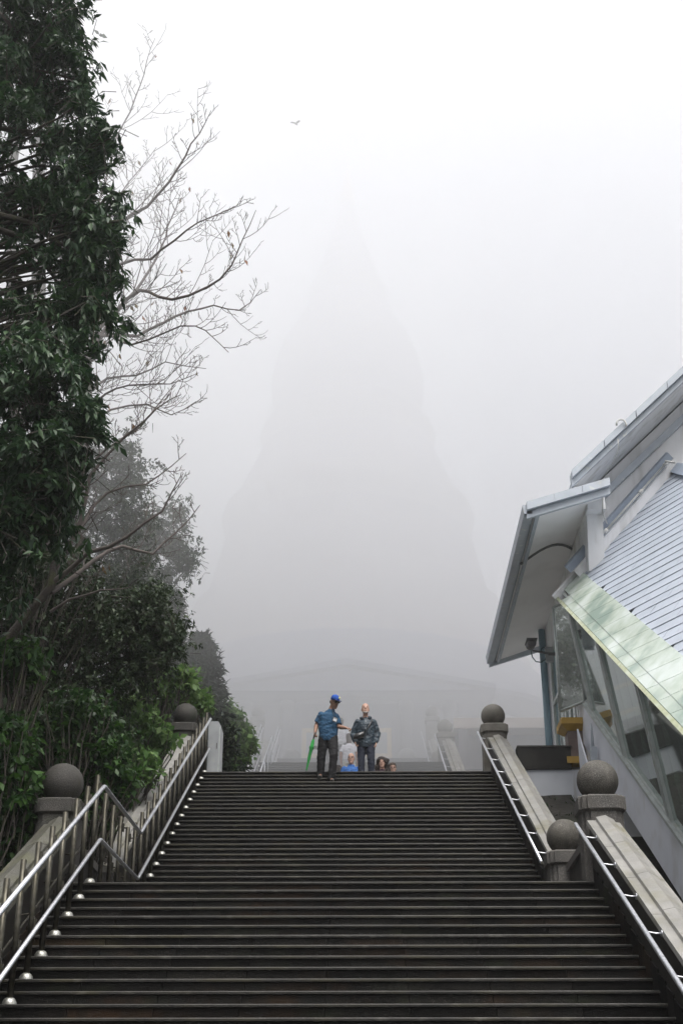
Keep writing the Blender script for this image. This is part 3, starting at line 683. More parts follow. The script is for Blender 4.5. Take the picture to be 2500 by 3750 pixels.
# raised white barge with blue-grey top at the upper end, ridge
epart('barge', white_wall, lambda mb: rquad(mb, [(4.55, 25.48), (RXM + .05, 25.48), (RXM + .05, 25.72), (4.55, 25.72)], -.2, .2))
epart('barge_capping', mat('barge_blue', (.28, .33, .4), (.24, .28, .35), rough=.5), lambda mb: rquad(mb, [(4.5, 25.55), (RXM + .05, 25.55), (RXM + .05, 25.735), (4.5, 25.735)], .203, .36))
epart('ridge_capping', mat('barge_blue', (.28, .33, .4)), lambda mb: mb.hexa([(RXM - .2, 12.6, rz(RXM, 12.6) - .1), (RXM + .2, 12.6, rz(RXM, 12.6) - .1), (RXM + .2, 25.47, rz(RXM, 25.47) - .1), (RXM - .2, 25.47, rz(RXM, 25.47) - .1), (RXM - .03, 12.6, rz(RXM, 12.6) + .12), (RXM + .03, 12.6, rz(RXM, 12.6) + .12), (RXM + .03, 25.47, rz(RXM, 25.47) + .12), (RXM - .03, 25.47, rz(RXM, 25.47) + .12)]))
pip = [rp(5.3, 25.44, .27), rp(6.1, 25.44, .27), rp(6.68, 25.44, .27), rp(6.7, 25.3, .34), rp(6.78, 25.2, .2)]
epart('conduit', mat('white_cable', (.6, .6, .58)), lambda mb: mb.tube(pip, .025, 8))
for k in (0, 1, 2): epart('conduit_joint', mat('white_cable', (.6, .6, .58)), lambda mb: mb.tube([pip[k] - (pip[1] - pip[0]).normalized() * .05, pip[k] + (pip[1] - pip[0]).normalized() * .05], .042, 8))
# triangular wing and small post where the skirt meets the terrace
epart('wing_panel', mat('skirt_paint', (.52, .55, .62)), lambda mb: mb.prism([(4.42, 26.6, 8.2), (4.42, 26.6, 9.75), (4.42, 25.2, 8.2)], (0, 0, 0), (.03, 0, 0)))
pst = thing('grey_bollard', 'slim grey post with a cap behind the large ball newel', 'bollard', (4.5, 25.4, 8.2))
MB().box((-.06, -.06, -.6), (.06, .06, .82)).build('shaft', blue_trim, pst)
MB().lathe([(.03, .82), (.025, 1.1), (.01, 1.3)], (0, 0, 0), 8).build('finial', blue_trim, pst)

# ------------------------------------------------------------------ terrace edge with a recessed dark front, right of the third flight
te = thing('terrace_front', 'low flat-roofed terrace front with dark recess, in haze right of third flight', 'terrace', (3.5, 47.5, LV[2]))
MB().box((0, 0, LV[3] - .12 - LV[2]), (16, 4.2, LV[3] + .16 - LV[2])).build('roof_slab', chedi_band, te)
MB().box((0, .12, LV[3] + .162 - LV[2]), (16, .3, LV[3] + .3 - LV[2])).build('parapet', chedi_band, te)
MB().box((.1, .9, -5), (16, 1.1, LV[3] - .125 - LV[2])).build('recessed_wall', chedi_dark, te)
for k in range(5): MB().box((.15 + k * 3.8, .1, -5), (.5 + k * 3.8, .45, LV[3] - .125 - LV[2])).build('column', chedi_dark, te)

# ------------------------------------------------------------------ the great chedi
CX, CY = -.45, 76
ch = thing('chedi', 'giant tapering chedi with bell and spire, dissolving in fog', 'chedi', (CX, CY, LV[3]))
def ring_part(name, prof, m, n=24, parent=ch, smooth=False):
    return MB().lathe([(r, z - LV[3]) for r, z in prof], (0, 0, 0), n, smooth, R(7.5)).build(name, m, parent)
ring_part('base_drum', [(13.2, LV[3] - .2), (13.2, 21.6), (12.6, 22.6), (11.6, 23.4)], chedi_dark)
ring_part('skirt_roof', [(14.6, 22.9), (14.7, 23.1), (12.2, 25.4), (11.4, 26.7), (10.6, 27.2)], lilac_roof)
ring_part('lower_body', [(11.3, 26.4), (10.2, 29.3), (9.3, 31.6), (9.15, 31.8), (8.75, 31.9), (8.55, 32.3), (7.55, 36.4)], chedi_m)
ring_part('lower_ledge', [(7.4, 36.3), (7.55, 36.9), (7.75, 37.6), (7.8, 38.0), (7.55, 38.5), (7.1, 38.8)], chedi_band)
ring_part('middle_body', [(7.2, 38.6), (5.6, 42.4), (5.35, 42.7)], chedi_m)
ring_part('upper_ledge', [(5.3, 42.6), (5.5, 43.4), (5.6, 43.9), (5.45, 44.3), (4.9, 44.6)], chedi_band)
ring_part('neck', [(4.9, 44.5), (4.8, 44.9), (4.5, 45.4)], chedi_m)
ring_part('bell', [(4.4, 45.3), (4.75, 46.1), (4.95, 47.3), (4.9, 48.4), (4.6, 49.8), (4.2, 51.0), (3.4, 52.4), (2.7, 53.6), (2.5, 54.2)], chedi_m, 32, smooth=True)
ring_part('harmika', [(2.5, 54.1), (2.6, 54.4), (2.6, 55.4), (2.45, 55.6)], chedi_band)
for k in range(7):
    a, b = .35 + 1.9 * (1 - k / 7) ** 1.2, .35 + 1.9 * (1 - (k + 1) / 7) ** 1.2
    z0 = 55.5 + k * 1.05
    ring_part('spire_ring', [(a * .92, z0), (a, z0 + .35), (a * .98, z0 + .6), (b, z0 + 1.06)], chedi_m, 20)
ring_part('finial', [(.5, 62.8), (.42, 64), (.3, 65), (.12, 66.2), (.03, 67)], gold, 12)
# entrance porch with gable roofs, gilded door frame, panes
po = MB()
PYF = 60.5 - CY
zf = lambda z: z - LV[3]
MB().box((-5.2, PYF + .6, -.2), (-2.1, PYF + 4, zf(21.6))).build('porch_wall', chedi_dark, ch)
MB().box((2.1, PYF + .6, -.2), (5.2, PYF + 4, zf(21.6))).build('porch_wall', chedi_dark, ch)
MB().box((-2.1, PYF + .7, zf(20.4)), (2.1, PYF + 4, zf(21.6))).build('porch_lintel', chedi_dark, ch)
for xx in (-4.7, -2.75, 2.75, 4.7): MB().lathe([(.34, -.1), (.34, .3), (.26, .4), (.24, zf(20.9)), (.34, zf(21.1)), (.34, zf(21.5))], (xx, PYF + .1, 0), 16).build('porch_column', chedi_dark, ch)
def gab(y0, y1, hw, ze, za, nm):
    MB().prism([(-hw, 0, zf(ze)), (0, 0, zf(za)), (hw, 0, zf(ze)), (hw, 0, zf(ze) + .22), (0, 0, zf(za) + .28), (-hw, 0, zf(ze) + .22)][::-1], (0, y0, 0), (0, y1, 0)).build(nm, lilac_roof, ch)
    MB().prism([(-hw + .35, 0, zf(ze)), (hw - .35, 0, zf(ze)), (0, 0, zf(za) - .12)], (0, y0 + .25, 0), (0, y0 + .35, 0)).build('pediment', lilac_roof, ch)
gab(PYF - 1.2, PYF + 6, 6.8, 21.7, 22.9, 'porch_roof')
dr = link('entrance_frame', None, ch, (0, PYF + .55, 0))
dg = glass_mat('door_glass', (.5, .56, .55), refl=.6, clear=.4)
for n_, a, b in (('jamb', (-2.06, -.1, 0), (-1.86, .1, zf(20.36))), ('jamb', (1.86, -.1, 0), (2.06, .1, zf(20.36))), ('head_bar', (-1.858, -.1, zf(20.18)), (1.858, .1, zf(20.36))), ('transom', (-1.858, -.08, zf(19.0)), (1.858, .08, zf(19.16))), ('threshold', (-1.858, -.08, 0), (1.858, .08, .2))):
    MB().box(a, b).build(n_, gold, dr)
for a in (-1.85, .02):
    MB().box((a, -.02, .205), (a + 1.8, .02, zf(18.98))).build('door_leaf_glass', dg, dr)
    MB().box((a + .02, -.05, .21), (a + .1, .05, zf(18.97))).build('leaf_stile', gold, dr)
    MB().box((a + 1.7, -.05, .21), (a + 1.78, .05, zf(18.97))).build('leaf_stile', gold, dr)
MB().box((-1.85, -.02, zf(19.165)), (1.85, .02, zf(20.175))).build('fanlight', dg, dr)
for sx_, lab in ((-1, 'faint stone ball on the terrace, left of the gilded door'), (1, 'faint stone ball on the terrace, right of the gilded door')):
    t = thing('stone_ball', lab, 'stone ball', (-.3 + sx_ * 2.35, 54.6, LV[3]))
    MB().lathe([(.26, 0), (.26, .36), (.3, .4), (.3, .46)], (0, 0, 0), 16).build('plinth', granite_cope, t)
    MB().ball((0, 0, .82), .38, 24).build('ball', granite_cope, t)

# ------------------------------------------------------------------ leaves and branches
LT = np.array([(0, 0, 0), (-.5, .45, .06), (0, .48, 0), (.5, .45, .06), (0, 1, -.12)])       # x across, y along, z up
LFACE = np.array([(0, 3, 2), (0, 2, 1), (1, 2, 4), (2, 3, 4)])
def norm(a): return a / np.maximum(1e-6, np.linalg.norm(a, axis=-1, keepdims=True))
def leaf_mesh(name, base, direc, ups, ln, wd, m):
    """one mesh of many folded leaf blades: base points, pointing directions, up vectors, lengths, widths"""
    n = len(base)
    d = norm(direc); s = norm(np.cross(d, ups)); u = np.cross(s, d)
    co = base[:, None] + s[:, None] * (LT[None, :, 0, None] * wd[:, None, None]) + d[:, None] * (LT[None, :, 1, None] * ln[:, None, None]) + u[:, None] * (LT[None, :, 2, None] * ln[:, None, None])
    fa = (LFACE[None] + (np.arange(n) * 5)[:, None, None]).reshape(-1, 3)
    me = bpy.data.meshes.new(name)
    me.vertices.add(n * 5); me.vertices.foreach_set('co', co.reshape(-1).astype(np.float32))
    me.loops.add(fa.size); me.loops.foreach_set('vertex_index', fa.reshape(-1).astype(np.int32))
    me.polygons.add(len(fa)); me.polygons.foreach_set('loop_start', np.arange(0, fa.size, 3, dtype=np.int32))
    me.update(calc_edges=True)
    at = me.attributes.new('rnd', 'FLOAT', 'FACE'); at.data.foreach_set('value', np.repeat(nrg.random(n), 4).astype(np.float32))
    me.materials.append(m); return me
def whorls(tips, dirs, per, ln, ratio, droop=.5, spread=1.0, along=.25):
    """leaves around twig tips"""
    n = len(tips); k = per
    t = np.repeat(tips, k, 0); d = np.repeat(norm(dirs), k, 0)
    r = norm(nrg.normal(size=t.shape)); side = norm(r - d * (r * d).sum(1, keepdims=True))
    back = nrg.random((len(t), 1)) * along
    base = t - d * back
    dr = norm(d * (.35 + .5 * nrg.random((len(t), 1))) + side * spread * (.5 + .6 * nrg.random((len(t), 1))) + np.array([0, 0, -droop]) * (.4 + nrg.random((len(t), 1))))
    L = ln * (.5 + .85 * nrg.random(len(t)))
    up = norm(np.array([0, 0, 1.]) + .5 * nrg.normal(size=t.shape))
    return base, dr, up, L, L * ratio * (.8 + .4 * nrg.random(len(t)))
def boughs(p, d, m, L, droop):
    """spread each bough point into m twig tips along a drooping spray"""
    n = len(p); s = nrg.random((n, m, 1)); d2 = norm(d + np.array([0, 0, -.15]))
    ln = L * (.5 + .9 * nrg.random((n, 1, 1)))
    q = p[:, None] + d2[:, None] * (s - .45) * ln + np.array([0, 0, -1.]) * droop * ln * (s ** 2) + nrg.normal(size=(n, m, 3)) * .14 * L
    dd = np.repeat(d2[:, None], m, 1) + nrg.normal(size=(n, m, 3)) * .45 + np.array([0, 0, -.35]) * s
    return q.reshape(-1, 3), norm(dd.reshape(-1, 3))
def in_lobes(lobes, per_m3=None, counts=None, shell=.55):
    """points in ellipsoid lobes (centre, radii), thicker towards the surface; returns points and outward directions"""
    P_, D_ = [], []
    for (c, r), n in zip(lobes, counts):
        u = norm(nrg.normal(size=(n, 3))); q = (shell + (1 - shell) * nrg.random((n, 1)) ** .7)
        q *= 1 + .24 * np.array([mnoise.noise(Vector(x * 2.3) + Vector(c)) for x in u])[:, None] * 1.6
        p = np.array(c) + u * q * np.array(r)
        P_.append(p); D_.append(norm(u * .8 + nrg.normal(size=u.shape) * .5 + np.array([0, 0, .15])))
    return np.concatenate(P_), np.concatenate(D_)
def L_(px, py, Y, rx, ry, rz): return (tuple(P(px, py, Y)), (rx, ry, rz))
def twigs_mesh(tips, dirs, ln, rad, m_, bend=.35):
    mb = MB()
    for p, d in zip(tips, dirs):
        p = Vector(p); d = Vector(d)
        l_ = ln * rng.uniform(.6, 1.3)
        q = p - d * l_ * .5 + Vector((rng.uniform(-1, 1), rng.uniform(-1, 1), rng.uniform(-.6, .2))) * l_ * .15
        b = p - d * l_ + Vector((0, 0, -bend * l_))
        mb.tube([b, q, p], [rad, rad * .7, rad * .35], 3, False)
    return mb
def gz_(x, y): return ground_z(x, y)
def limb(mb, pts, r0, r1, n=7, wob=.04, stp=.5):
    pts = [Vector(p) for p in pts]; out = []
    for s_, (a, b) in enumerate(zip(pts, pts[1:])):
        k = max(2, int((b - a).length / stp))
        p0 = pts[s_ - 1] if s_ else a - (b - a); p3 = pts[s_ + 2] if s_ + 2 < len(pts) else b + (b - a)
        for i in range(k):
            f = i / k
            q = .5 * (2 * a + (b - p0) * f + (2 * p0 - 5 * a + 4 * b - p3) * f * f + (3 * a - p0 - 3 * b + p3) * f ** 3)
            out.append(q + Vector([rng.uniform(-wob, wob) for _ in range(3)]) if out else q)
    out.append(pts[-1]); m = len(out)
    mb.tube(out, [r0 + (r1 - r0) * (i / (m - 1)) for i in range(m)], n, False)
    return out

def leafy_tree(name, label, cat, trunk, lobes, counts, lm, per, ln, ratio, bark, r0=.14, r1=.03, droop=.5, group=None, twig=.5, nlimb=2, spread=1., shell=.5, trad=.008, along=.25, bough=None):
    base = Vector(trunk[0]); t = thing(name, label, cat, base, group)
    mb = MB(); ct = limb(mb, trunk, r0, r1 * 2)
    for c, r in lobes:
        a = min(ct[len(ct) // 4:], key=lambda q: (q - Vector(c)).length + abs(q.z - c[2] + .6 * r[2]))
        for k in range(nlimb):
            e = Vector(c) + Vector([rng.uniform(-.6, .6) * x for x in r])
            mid = a.lerp(e, .5) + Vector((rng.uniform(-.2, .2), rng.uniform(-.2, .2), rng.uniform(-.1, .3)))
            limb(mb, [a, mid, e], r1 * 1.2, .012, 5)
    mb.v = [tuple(Vector(q) - base) for q in mb.v]
    tips, dirs = in_lobes(lobes, counts=[max(2, round(c / (bough[0] if bough else 1))) for c in counts], shell=shell)
    if bough: tips, dirs = boughs(tips, dirs, *bough)
    mb.build('trunk', bark, t)
    tw = twigs_mesh(tips[::2], dirs[::2], twig, trad, bark); tw.v = [tuple(Vector(q) - base) for q in tw.v]
    tw.build('twigs', bark, t, kind='stuff')
    b, d, u, l, w_ = whorls(tips, dirs, per, ln, ratio, droop, spread, along)
    link('crown', leaf_mesh('crown', b - np.array(base), d, u, l, w_, lm), t)
    return t

# near evergreen towering over the left edge
EDGE = [(300, 25, .3), (330, 110, .24), (352, 215, .3), (368, 300, .22), (392, 390, .28), (420, 470, .24), (452, 545, .26), (440, 640, .3), (478, 715, .24), (492, 800, .28), (455, 870, .3), (478, 950, .22), (440, 1030, .3), (452, 1110, .2), (392, 1150, .26), (330, 1190, .24), (270, 1180, .26), (210, 1150, .2), (345, 1260, .2), (400, 760, .3)]
GAPF = [(40, 900, .3), (150, 930, .26), (230, 1000, .28), (90, 1040, .24), (190, 1110, .3), (30, 1130, .28), (260, 900, .26), (120, 1180, .26), (290, 1080, .2)]
g = lambda x, y: (x, y, gz_(x, y) - .2)
lob = [L_(60, 60, 17, 1.3, 1.4, 1.1), L_(210, 90, 17, .75, .9, 1.1), L_(90, 330, 17, 1.2, 1.4, 1.0), L_(250, 300, 17, .65, .9, .8), L_(130, 560, 16.8, 1.2, 1.3, .8), L_(310, 540, 16.8, .55, .8, .6),
       L_(330, 720, 16.6, .65, .8, .6), L_(400, 850, 16.4, .42, .6, .6), L_(200, 760, 16.8, .8, .9, .45), L_(370, 1010, 16.4, .42, .6, .5), L_(310, 1130, 16.4, .38, .5, .35), L_(60, 760, 17, .7, 1, .35)]
lob = [((c[0] - .25, c[1], c[2]), tuple(q * .88 for q in r)) for c, r in lob]
lob += [L_(x - 75, y, 16.4 + rng.uniform(-.7, .9), r, r * 1.2, r * rng.uniform(.8, 1.3)) for x, y, r in EDGE] + [L_(x, y, 17 + rng.uniform(-.8, .8), r * 1.3, r * 1.3, r) for x, y, r in GAPF]
leafy_tree('evergreen_tree', 'tall dark evergreen with glossy leaves filling the upper left corner', 'tree', [g(-6.9, 17.6), (-6.8, 17.5, 9), (-6.2, 17.3, 12.5), (-5.9, 17.2, 15.5), (-5.7, 17, 19)], lob,
           [240, 135, 210, 110, 190, 80, 105, 85, 85, 70, 40, 35] + [12] * len(EDGE) + [9] * len(GAPF), leaf_dark, 13, .175, .3, bark_dark, r0=.2, droop=.55, along=.3, bough=(9, .62, .55))
lob = [L_(60, 1420, 15.6, .85, .9, .7), L_(220, 1420, 15.8, .5, .6, .6), L_(290, 1600, 15.6, .32, .5, .6), L_(90, 1700, 15.6, .75, .9, .7), L_(200, 1820, 15.5, .4, .5, .6), L_(40, 1960, 15.5, .5, .7, .6), L_(150, 1280, 15.8, .7, .7, .3)]
leafy_tree('evergreen_tree', 'lower dark evergreen below the towering one, at the left edge', 'tree', [g(-6.3, 15.9), (-6.2, 15.8, 7.5), (-5.6, 15.7, 9.5), (-5.3, 15.6, 11.5)], lob,
           [270, 150, 100, 270, 100, 140, 80], leaf_dark, 13, .16, .33, bark_dark, r0=.16, droop=.6, along=.3, bough=(9, .6, .5))

bo = thing('leafless_bough', 'dark bough crossing the gap in the evergreen at the left edge', 'branch', P(-60, 780, 16.6))
for k, pl in enumerate([[(-60, 780), (60, 800), (190, 870), (300, 950), (400, 1100)], [(-60, 830), (80, 870), (170, 960), (230, 1080), (330, 1200)], [(-40, 1010), (80, 1035), (180, 1035), (260, 990)], [(60, 800), (180, 800), (260, 760), (340, 700)]]):
    mb = MB(); limb(mb, [P(x, y, 16.6 + .2 * k) for x, y in pl], .055 if k < 2 else .03, .012, 6, .04, .3); mb.v = [tuple(Vector(q) - bo.location) for q in mb.v]; mb.build('bough', bark_dark, bo)

# bare tree with radiating limbs
def twiggy(mb, path, r0, ln, dens, depth=0, leaves=None):
    """upswept curved twigs along a limb"""
    n = len(path)
    for i in range(2, n):
        if rng.random() > dens: continue
        a = path[i]; d = (path[i] - path[i - 1]).normalized()
        f = i / n
        ang = rng.uniform(.5, 1.15) * rng.choice((-1, 1))
        ax = Vector((rng.uniform(-.3, .3), -1 + rng.uniform(-.3, .3), rng.uniform(-.4, .4)))
        dd = Matrix.Rotation(ang, 3, ax) @ d
        dd.y += rng.uniform(-.5, .5)
        l_ = ln * rng.uniform(.45, 1.15) * (1.15 - .55 * f) * (2.0 if depth == 0 and rng.random() < .26 else 1)
        q = [a]; cur = a.copy(); dv = dd.normalized()
        k = 5
        for s_ in range(k):
            dv = (dv + Vector((rng.uniform(-.14, .14), rng.uniform(-.14, .14), .17))).normalized()
            cur = cur + dv * l_ / k; q.append(cur.copy())
        r_ = max((.0074, .0058, .0048)[depth], r0 * (1 - .7 * f) * .5)
        mb.tube(q, [r_ * (1 - .5 * j / k) for j in range(k + 1)], 5, False)
        if depth < 2: twiggy(mb, q, r_, l_ * .52, .85 if depth == 0 else .5, depth + 1, leaves)
        if leaves is not None and rng.random() < .012: leaves.append((q[-1], dv))
def bare_tree(label, trunk, limbs, Y, r0, ln, mt, group=None, dens=.8):
    base = Vector(trunk[0]); t = thing('bare_tree', label, 'tree', base, group)
    mb = MB(); limb(mb, trunk, r0, r0 * .45, 9)
    lv = []; moss = MB()
    sub = lambda m: setattr(m, 'v', [tuple(Vector(q) - base) for q in m.v])
    for k, (pl, ra) in enumerate(limbs):
        tm = MB()
        pts = [P(300 + (x - 300) * .91 if x > 300 else x, y, Y + yo) for x, y, yo in pl]
        ra *= .72
        path = limb(tm, pts, ra, .006, 6, .025, .28)
        fine = []
        for a, b in zip(path, path[1:]):
            fine += [a, a.lerp(b, .5)]
        twiggy(tm, fine, ra * .55, ln, dens, 0, lv)
        sub(tm); tm.build('branch', twig_m, t)
        for q in path[2:-3]:
            if rng.random() < .16:
                for _ in range(rng.randint(3, 7)):
                    o = Vector((rng.uniform(-.15, .15), rng.uniform(-.05, .05), 0))
                    moss.tube([q + o, q + o + Vector((rng.uniform(-.03, .03), 0, -rng.uniform(.05, .16)))], [.006, .002], 3, False)
    sub(mb); sub(moss)
    mb.build('trunk', mt, t)
    moss.build('hanging_moss', moss_m, t, kind='stuff')
    if lv:
        b = np.array([tuple(p - base) for p, d in lv]); d = np.array([tuple(d * .4 + Vector((0, 0, -.8))) for p, d in lv])
        link('withered_leaves', leaf_mesh('withered_leaves', b, d, nrg.normal(size=b.shape), np.full(len(b), .17), np.full(len(b), .07), leaf_dead), t, kind='stuff')
    return t
bare_tree('bare tree with pale mossy limbs fanning over the sky', [g(-6.4, 23), (-6.5, 23, 9.5), P(270, 1800, 23), P(300, 1500, 23), P(310, 1290, 23), P(230, 900, 23.3), P(215, 500, 23.6)],
          [([(300, 1000, 0), (400, 640, .3), (440, 500, .3), (520, 350, 0), (595, 140, -.3)], .06), ([(320, 1080, 0), (440, 830, -.3), (560, 755, -.6), (690, 610, -.8), (820, 405, -1)], .075),
           ([(310, 1220, 0), (440, 975, -.8), (580, 950, -1), (720, 840, -1.4), (930, 750, -1.6)], .06), ([(310, 1330, 0), (390, 1180, .4), (520, 1060, .8), (620, 900, 1.0), (700, 700, 1.2)], .08),
           ([(310, 1340, 0), (420, 1160, 0), (530, 1065, -.4), (660, 1095, -.8), (800, 1055, -1), (900, 970, -1.2), (1000, 770, -1.3)], .075), ([(310, 1380, 0), (380, 1230, .4), (520, 1230, .8), (680, 1160, 1), (830, 1120, 1.3), (930, 1140, 1.5), (1020, 1060, 1.6)], .07),
           ([(300, 1400, 0), (380, 1235, -.5), (500, 1260, -1), (640, 1215, -1.4), (760, 1190, -1.7), (890, 1290, -2)], .05), ([(290, 1480, 0), (400, 1385, .3), (520, 1370, .5), (640, 1330, .6), (800, 1350, .8)], .045),
           ([(290, 1560, 0), (390, 1440, -.6), (540, 1410, -1), (660, 1400, -1.3), (770, 1365, -1.5)], .04), ([(290, 1600, 0), (420, 1500, .4), (560, 1480, .6), (660, 1520, .7), (760, 1470, .8)], .04),
           ([(300, 900, 0), (380, 800, .5), (470, 690, .9), (600, 540, 1.2)], .045), ([(260, 1100, 0), (150, 900, .4), (100, 700, .6)], .07)], 23, .2, .8, bark_pale, dens=.86)
bare_tree('darker bare tree with sweeping low limbs and a few withered leaves', [g(-5.6, 18.3), (-5.5, 18.2, 7.4), P(185, 2150, 18), P(200, 1950, 18), P(190, 1800, 18.2)],
          [([(190, 2100, 0), (300, 1910, -.2), (330, 1740, -.3), (480, 1600, -.4), (600, 1500, -.6), (700, 1445, -.6)], .06), ([(185, 2140, 0), (330, 2030, -.3), (480, 1965, -.5), (620, 1870, -.7), (700, 1740, -.8)], .06),
           ([(190, 2170, 0), (340, 2060, .3), (470, 2000, .5), (580, 2025, .6), (680, 1950, .7), (775, 1850, .8)], .055), ([(180, 2120, 0), (280, 1960, .4), (400, 1810, .6), (560, 1770, .7), (720, 1660, .9)], .05),
           ([(200, 2000, 0), (260, 1800, .2), (400, 1650, .2), (540, 1560, .3), (690, 1390, .4)], .045), ([(185, 2240, 0), (330, 2170, -.2), (420, 2160, -.3), (500, 2150, -.4)], .03)], 18, .1, .55, bark_dark, dens=.55)
# pale straight trunks seen through the evergreen
for k, (x0, x1, y_, r, lab) in enumerate([(45, 30, 21.5, .13, 'straight grey trunk nearest the left edge, behind the evergreen'), (140, 110, 22.5, .17, 'lichen-spotted grey trunk behind the evergreen, second from the left edge')]):
    a = P(x1 + 60, 2300, y_); b = P(x0, 1100, y_); c = P(x0 + 15, 500, y_)
    base = Vector((a.x, y_, gz_(a.x, y_) - .2)); t = thing('slender_tree', lab, 'tree', base)
    mb = MB(); limb(mb, [base, a, b, c, c + Vector((.1, 0, 3))], r * 1.3, r * .6, 9, .03); mb.v = [tuple(Vector(q) - base) for q in mb.v]; mb.build('trunk', bark_pale, t)
    tips, dirs = in_lobes([((c.x - .3, y_, c.z + 2), (1.3, 1.2, 1.5))], counts=[150])
    bb, d, u, l, w_ = whorls(tips, dirs, 9, .16, .4)
    link('crown', leaf_mesh('crown', bb - np.array(base), d, u, l, w_, leaf_dark), t)

# mid-distance small-leaved trees
leafy_tree('small_leaved_tree', 'tall hazy tree with fine foliage behind the bare limbs', 'tree', [g(-6.9, 26.5), (-6.8, 26.4, 11), (-6.4, 26.3, 15), (-6.3, 26.2, 17.5)],
           [L_(420, 1700, 26.5, .75, .8, .8), L_(330, 1850, 26.5, 1.0, 1, .9), L_(470, 1880, 26.3, .6, .8, .7), L_(400, 2050, 26.3, .9, .9, .7), L_(250, 1650, 27, .9, .9, .9), L_(450, 2200, 26, .9, .9, .7), L_(180, 2000, 26.8, 1.2, 1, 1.2)],
           [380, 420, 240, 330, 300, 300, 320], leaf_mid, 11, .1, .42, bark_dark, r0=.16, trad=.006, twig=.4, bough=(8, .75, .25))
leafy_tree('small_leaved_tree', 'airy pale green tree reaching toward the chedi, before the conifers', 'tree', [g(-6.2, 29.5), (-6.1, 29.4, 12), (-5.6, 29.3, 14.5), (-5.2, 29.2, 16)],
           [L_(600, 1960, 29.5, .65, .8, .5), L_(660, 2060, 29.5, .45, .6, .55), L_(560, 2090, 29.5, .65, .8, .55), L_(640, 1880, 29.6, .35, .5, .3), L_(500, 2000, 29.6, .7, .8, .7)],
           [260, 150, 210, 90, 210], leaf_mid, 9, .11, .42, bark_dark, r0=.12, trad=.006, twig=.45, shell=.35, bough=(8, .8, .2))
leafy_tree('small_leaved_tree', 'dense dark fine-leaved tree leaning over the shrubs, mid left', 'tree', [g(-6.3, 22.6), (-6.1, 22.5, 8.5), (-5.4, 22.3, 10.5), (-4.9, 22.2, 12)],
           [L_(560, 2220, 22.3, .45, .6, .4), L_(450, 2300, 22.3, .75, .8, .6), L_(570, 2350, 22.3, .45, .6, .4), L_(350, 2400, 22.3, .85, .9, .6), L_(500, 2450, 22.3, .5, .7, .4), L_(620, 2300, 22.4, .3, .4, .3), L_(250, 2280, 22.5, .8, .8, .7), L_(300, 2530, 22.2, .7, .7, .4)],
           [240, 330, 220, 330, 210, 110, 300, 230], leaf_mid, 11, .09, .45, bark_dark, r0=.13, trad=.005, twig=.4, bough=(8, .7, .25))
# two conifers in the fog
for k, (px, Y, top, lab, hw) in enumerate([(620, 31.5, 2170, 'hazy dark conifer behind the airy tree', 1.1), (735, 32.5, 2330, 'broad hazy conifer beside the chedi, nearest the stairs', 1.35), (520, 34, 2100, 'fainter conifer farthest left behind the small-leaved trees', 1.2)]):
    tp = P(px, top, Y); x = tp.x; zb = gz_(x, Y)
    base = Vector((x, Y, zb)); t = thing('conifer_tree', lab, 'tree', base)
    mb = MB(); limb(mb, [base, base + Vector((.05, 0, (tp.z - zb) * .5)), tp], .16, .02, 7); mb.v = [tuple(Vector(q) - base) for q in mb.v]; mb.build('trunk', bark_dark, t)
    n = 1500; h = nrg.random(n) ** .8; a = nrg.random(n) * 6.283
    rr = hw * (1 - h * .93) ** .75 * (.55 + .5 * nrg.random(n)) * (1 + .28 * np.sin(a * 3 + h * 9))
    zz = zb + 1.0 + h * (tp.z - zb - 1.0)
    tips = np.stack([x + rr * np.cos(a), Y + rr * np.sin(a), zz], 1); dirs = np.stack([np.cos(a), np.sin(a), .35 + 0 * a], 1)
    b, d, u, l, w_ = whorls(tips, dirs, 8, .2, .35, .15, .8, .2)
    link('crown', leaf_mesh('crown', b - np.array(base), d, u, l, w_, leaf_con), t)

# broad-leaved shrubs along the left balustrade
def shrub(label, spots, Y, ln, per, n, m=leaf_bright, group=None, ratio=.62, cat='shrub'):
    lob = [L_(px, py, Y + yo, rx, rx, rz) for px, py, yo, rx, rz in spots]
    c = lob[0][0]; base = Vector((c[0], Y, gz_(c[0], Y) - .1))
    t = thing('broad_leaved_shrub', label, cat, base, group)
    tips, dirs = in_lobes(lob, counts=[n] * len(lob), shell=.45)
    mb = MB()
    for p in tips[::3]:
        p = Vector(p); q = Vector((p.x * .6 + base.x * .4, p.y, max(base.z, p.z - rng.uniform(.5, 1.3))))
        mb.tube([q, q.lerp(p, .5) + Vector((rng.uniform(-.1, .1), 0, .05)), p], [.012, .009, .005], 4, False)
    mb.v = [tuple(Vector(q) - base) for q in mb.v]; mb.build('stems', bark_dark, t)
    b, d, u, l, w_ = whorls(tips, dirs, per, ln, ratio, .6, 1.1, .35)
    link('foliage', leaf_mesh('foliage', b - np.array(base), d, u, l, w_, m), t)
shrub('bright broad-leaved shrub crowding the left edge below the tree trunks', [(60, 2420, 0, .5, .4), (40, 2900, 0, .5, .5), (80, 3100, .3, .4, .4), (20, 2720, 0, .5, .5)], 16.6, .14, 7, 120, ratio=.5)
shrub('green broad-leaved shrub spreading behind the left ball newel', [(290, 2620, 0, .6, .5), (380, 2740, 0, .6, .5), (260, 2830, 0, .6, .5), (420, 2850, 0, .45, .4), (180, 2700, 0, .5, .5), (330, 2960, 0, .5, .4)], 19.3, .125, 7, 170, ratio=.52)
shrub('green shrub climbing beside the second left balustrade', [(470, 2620, 0, .6, .5), (560, 2700, 0, .5, .4), (500, 2800, -1, .5, .4), (430, 2700, 0, .5, .5)], 23.5, .15, 7, 120, ratio=.5, m=leaf_fresh)
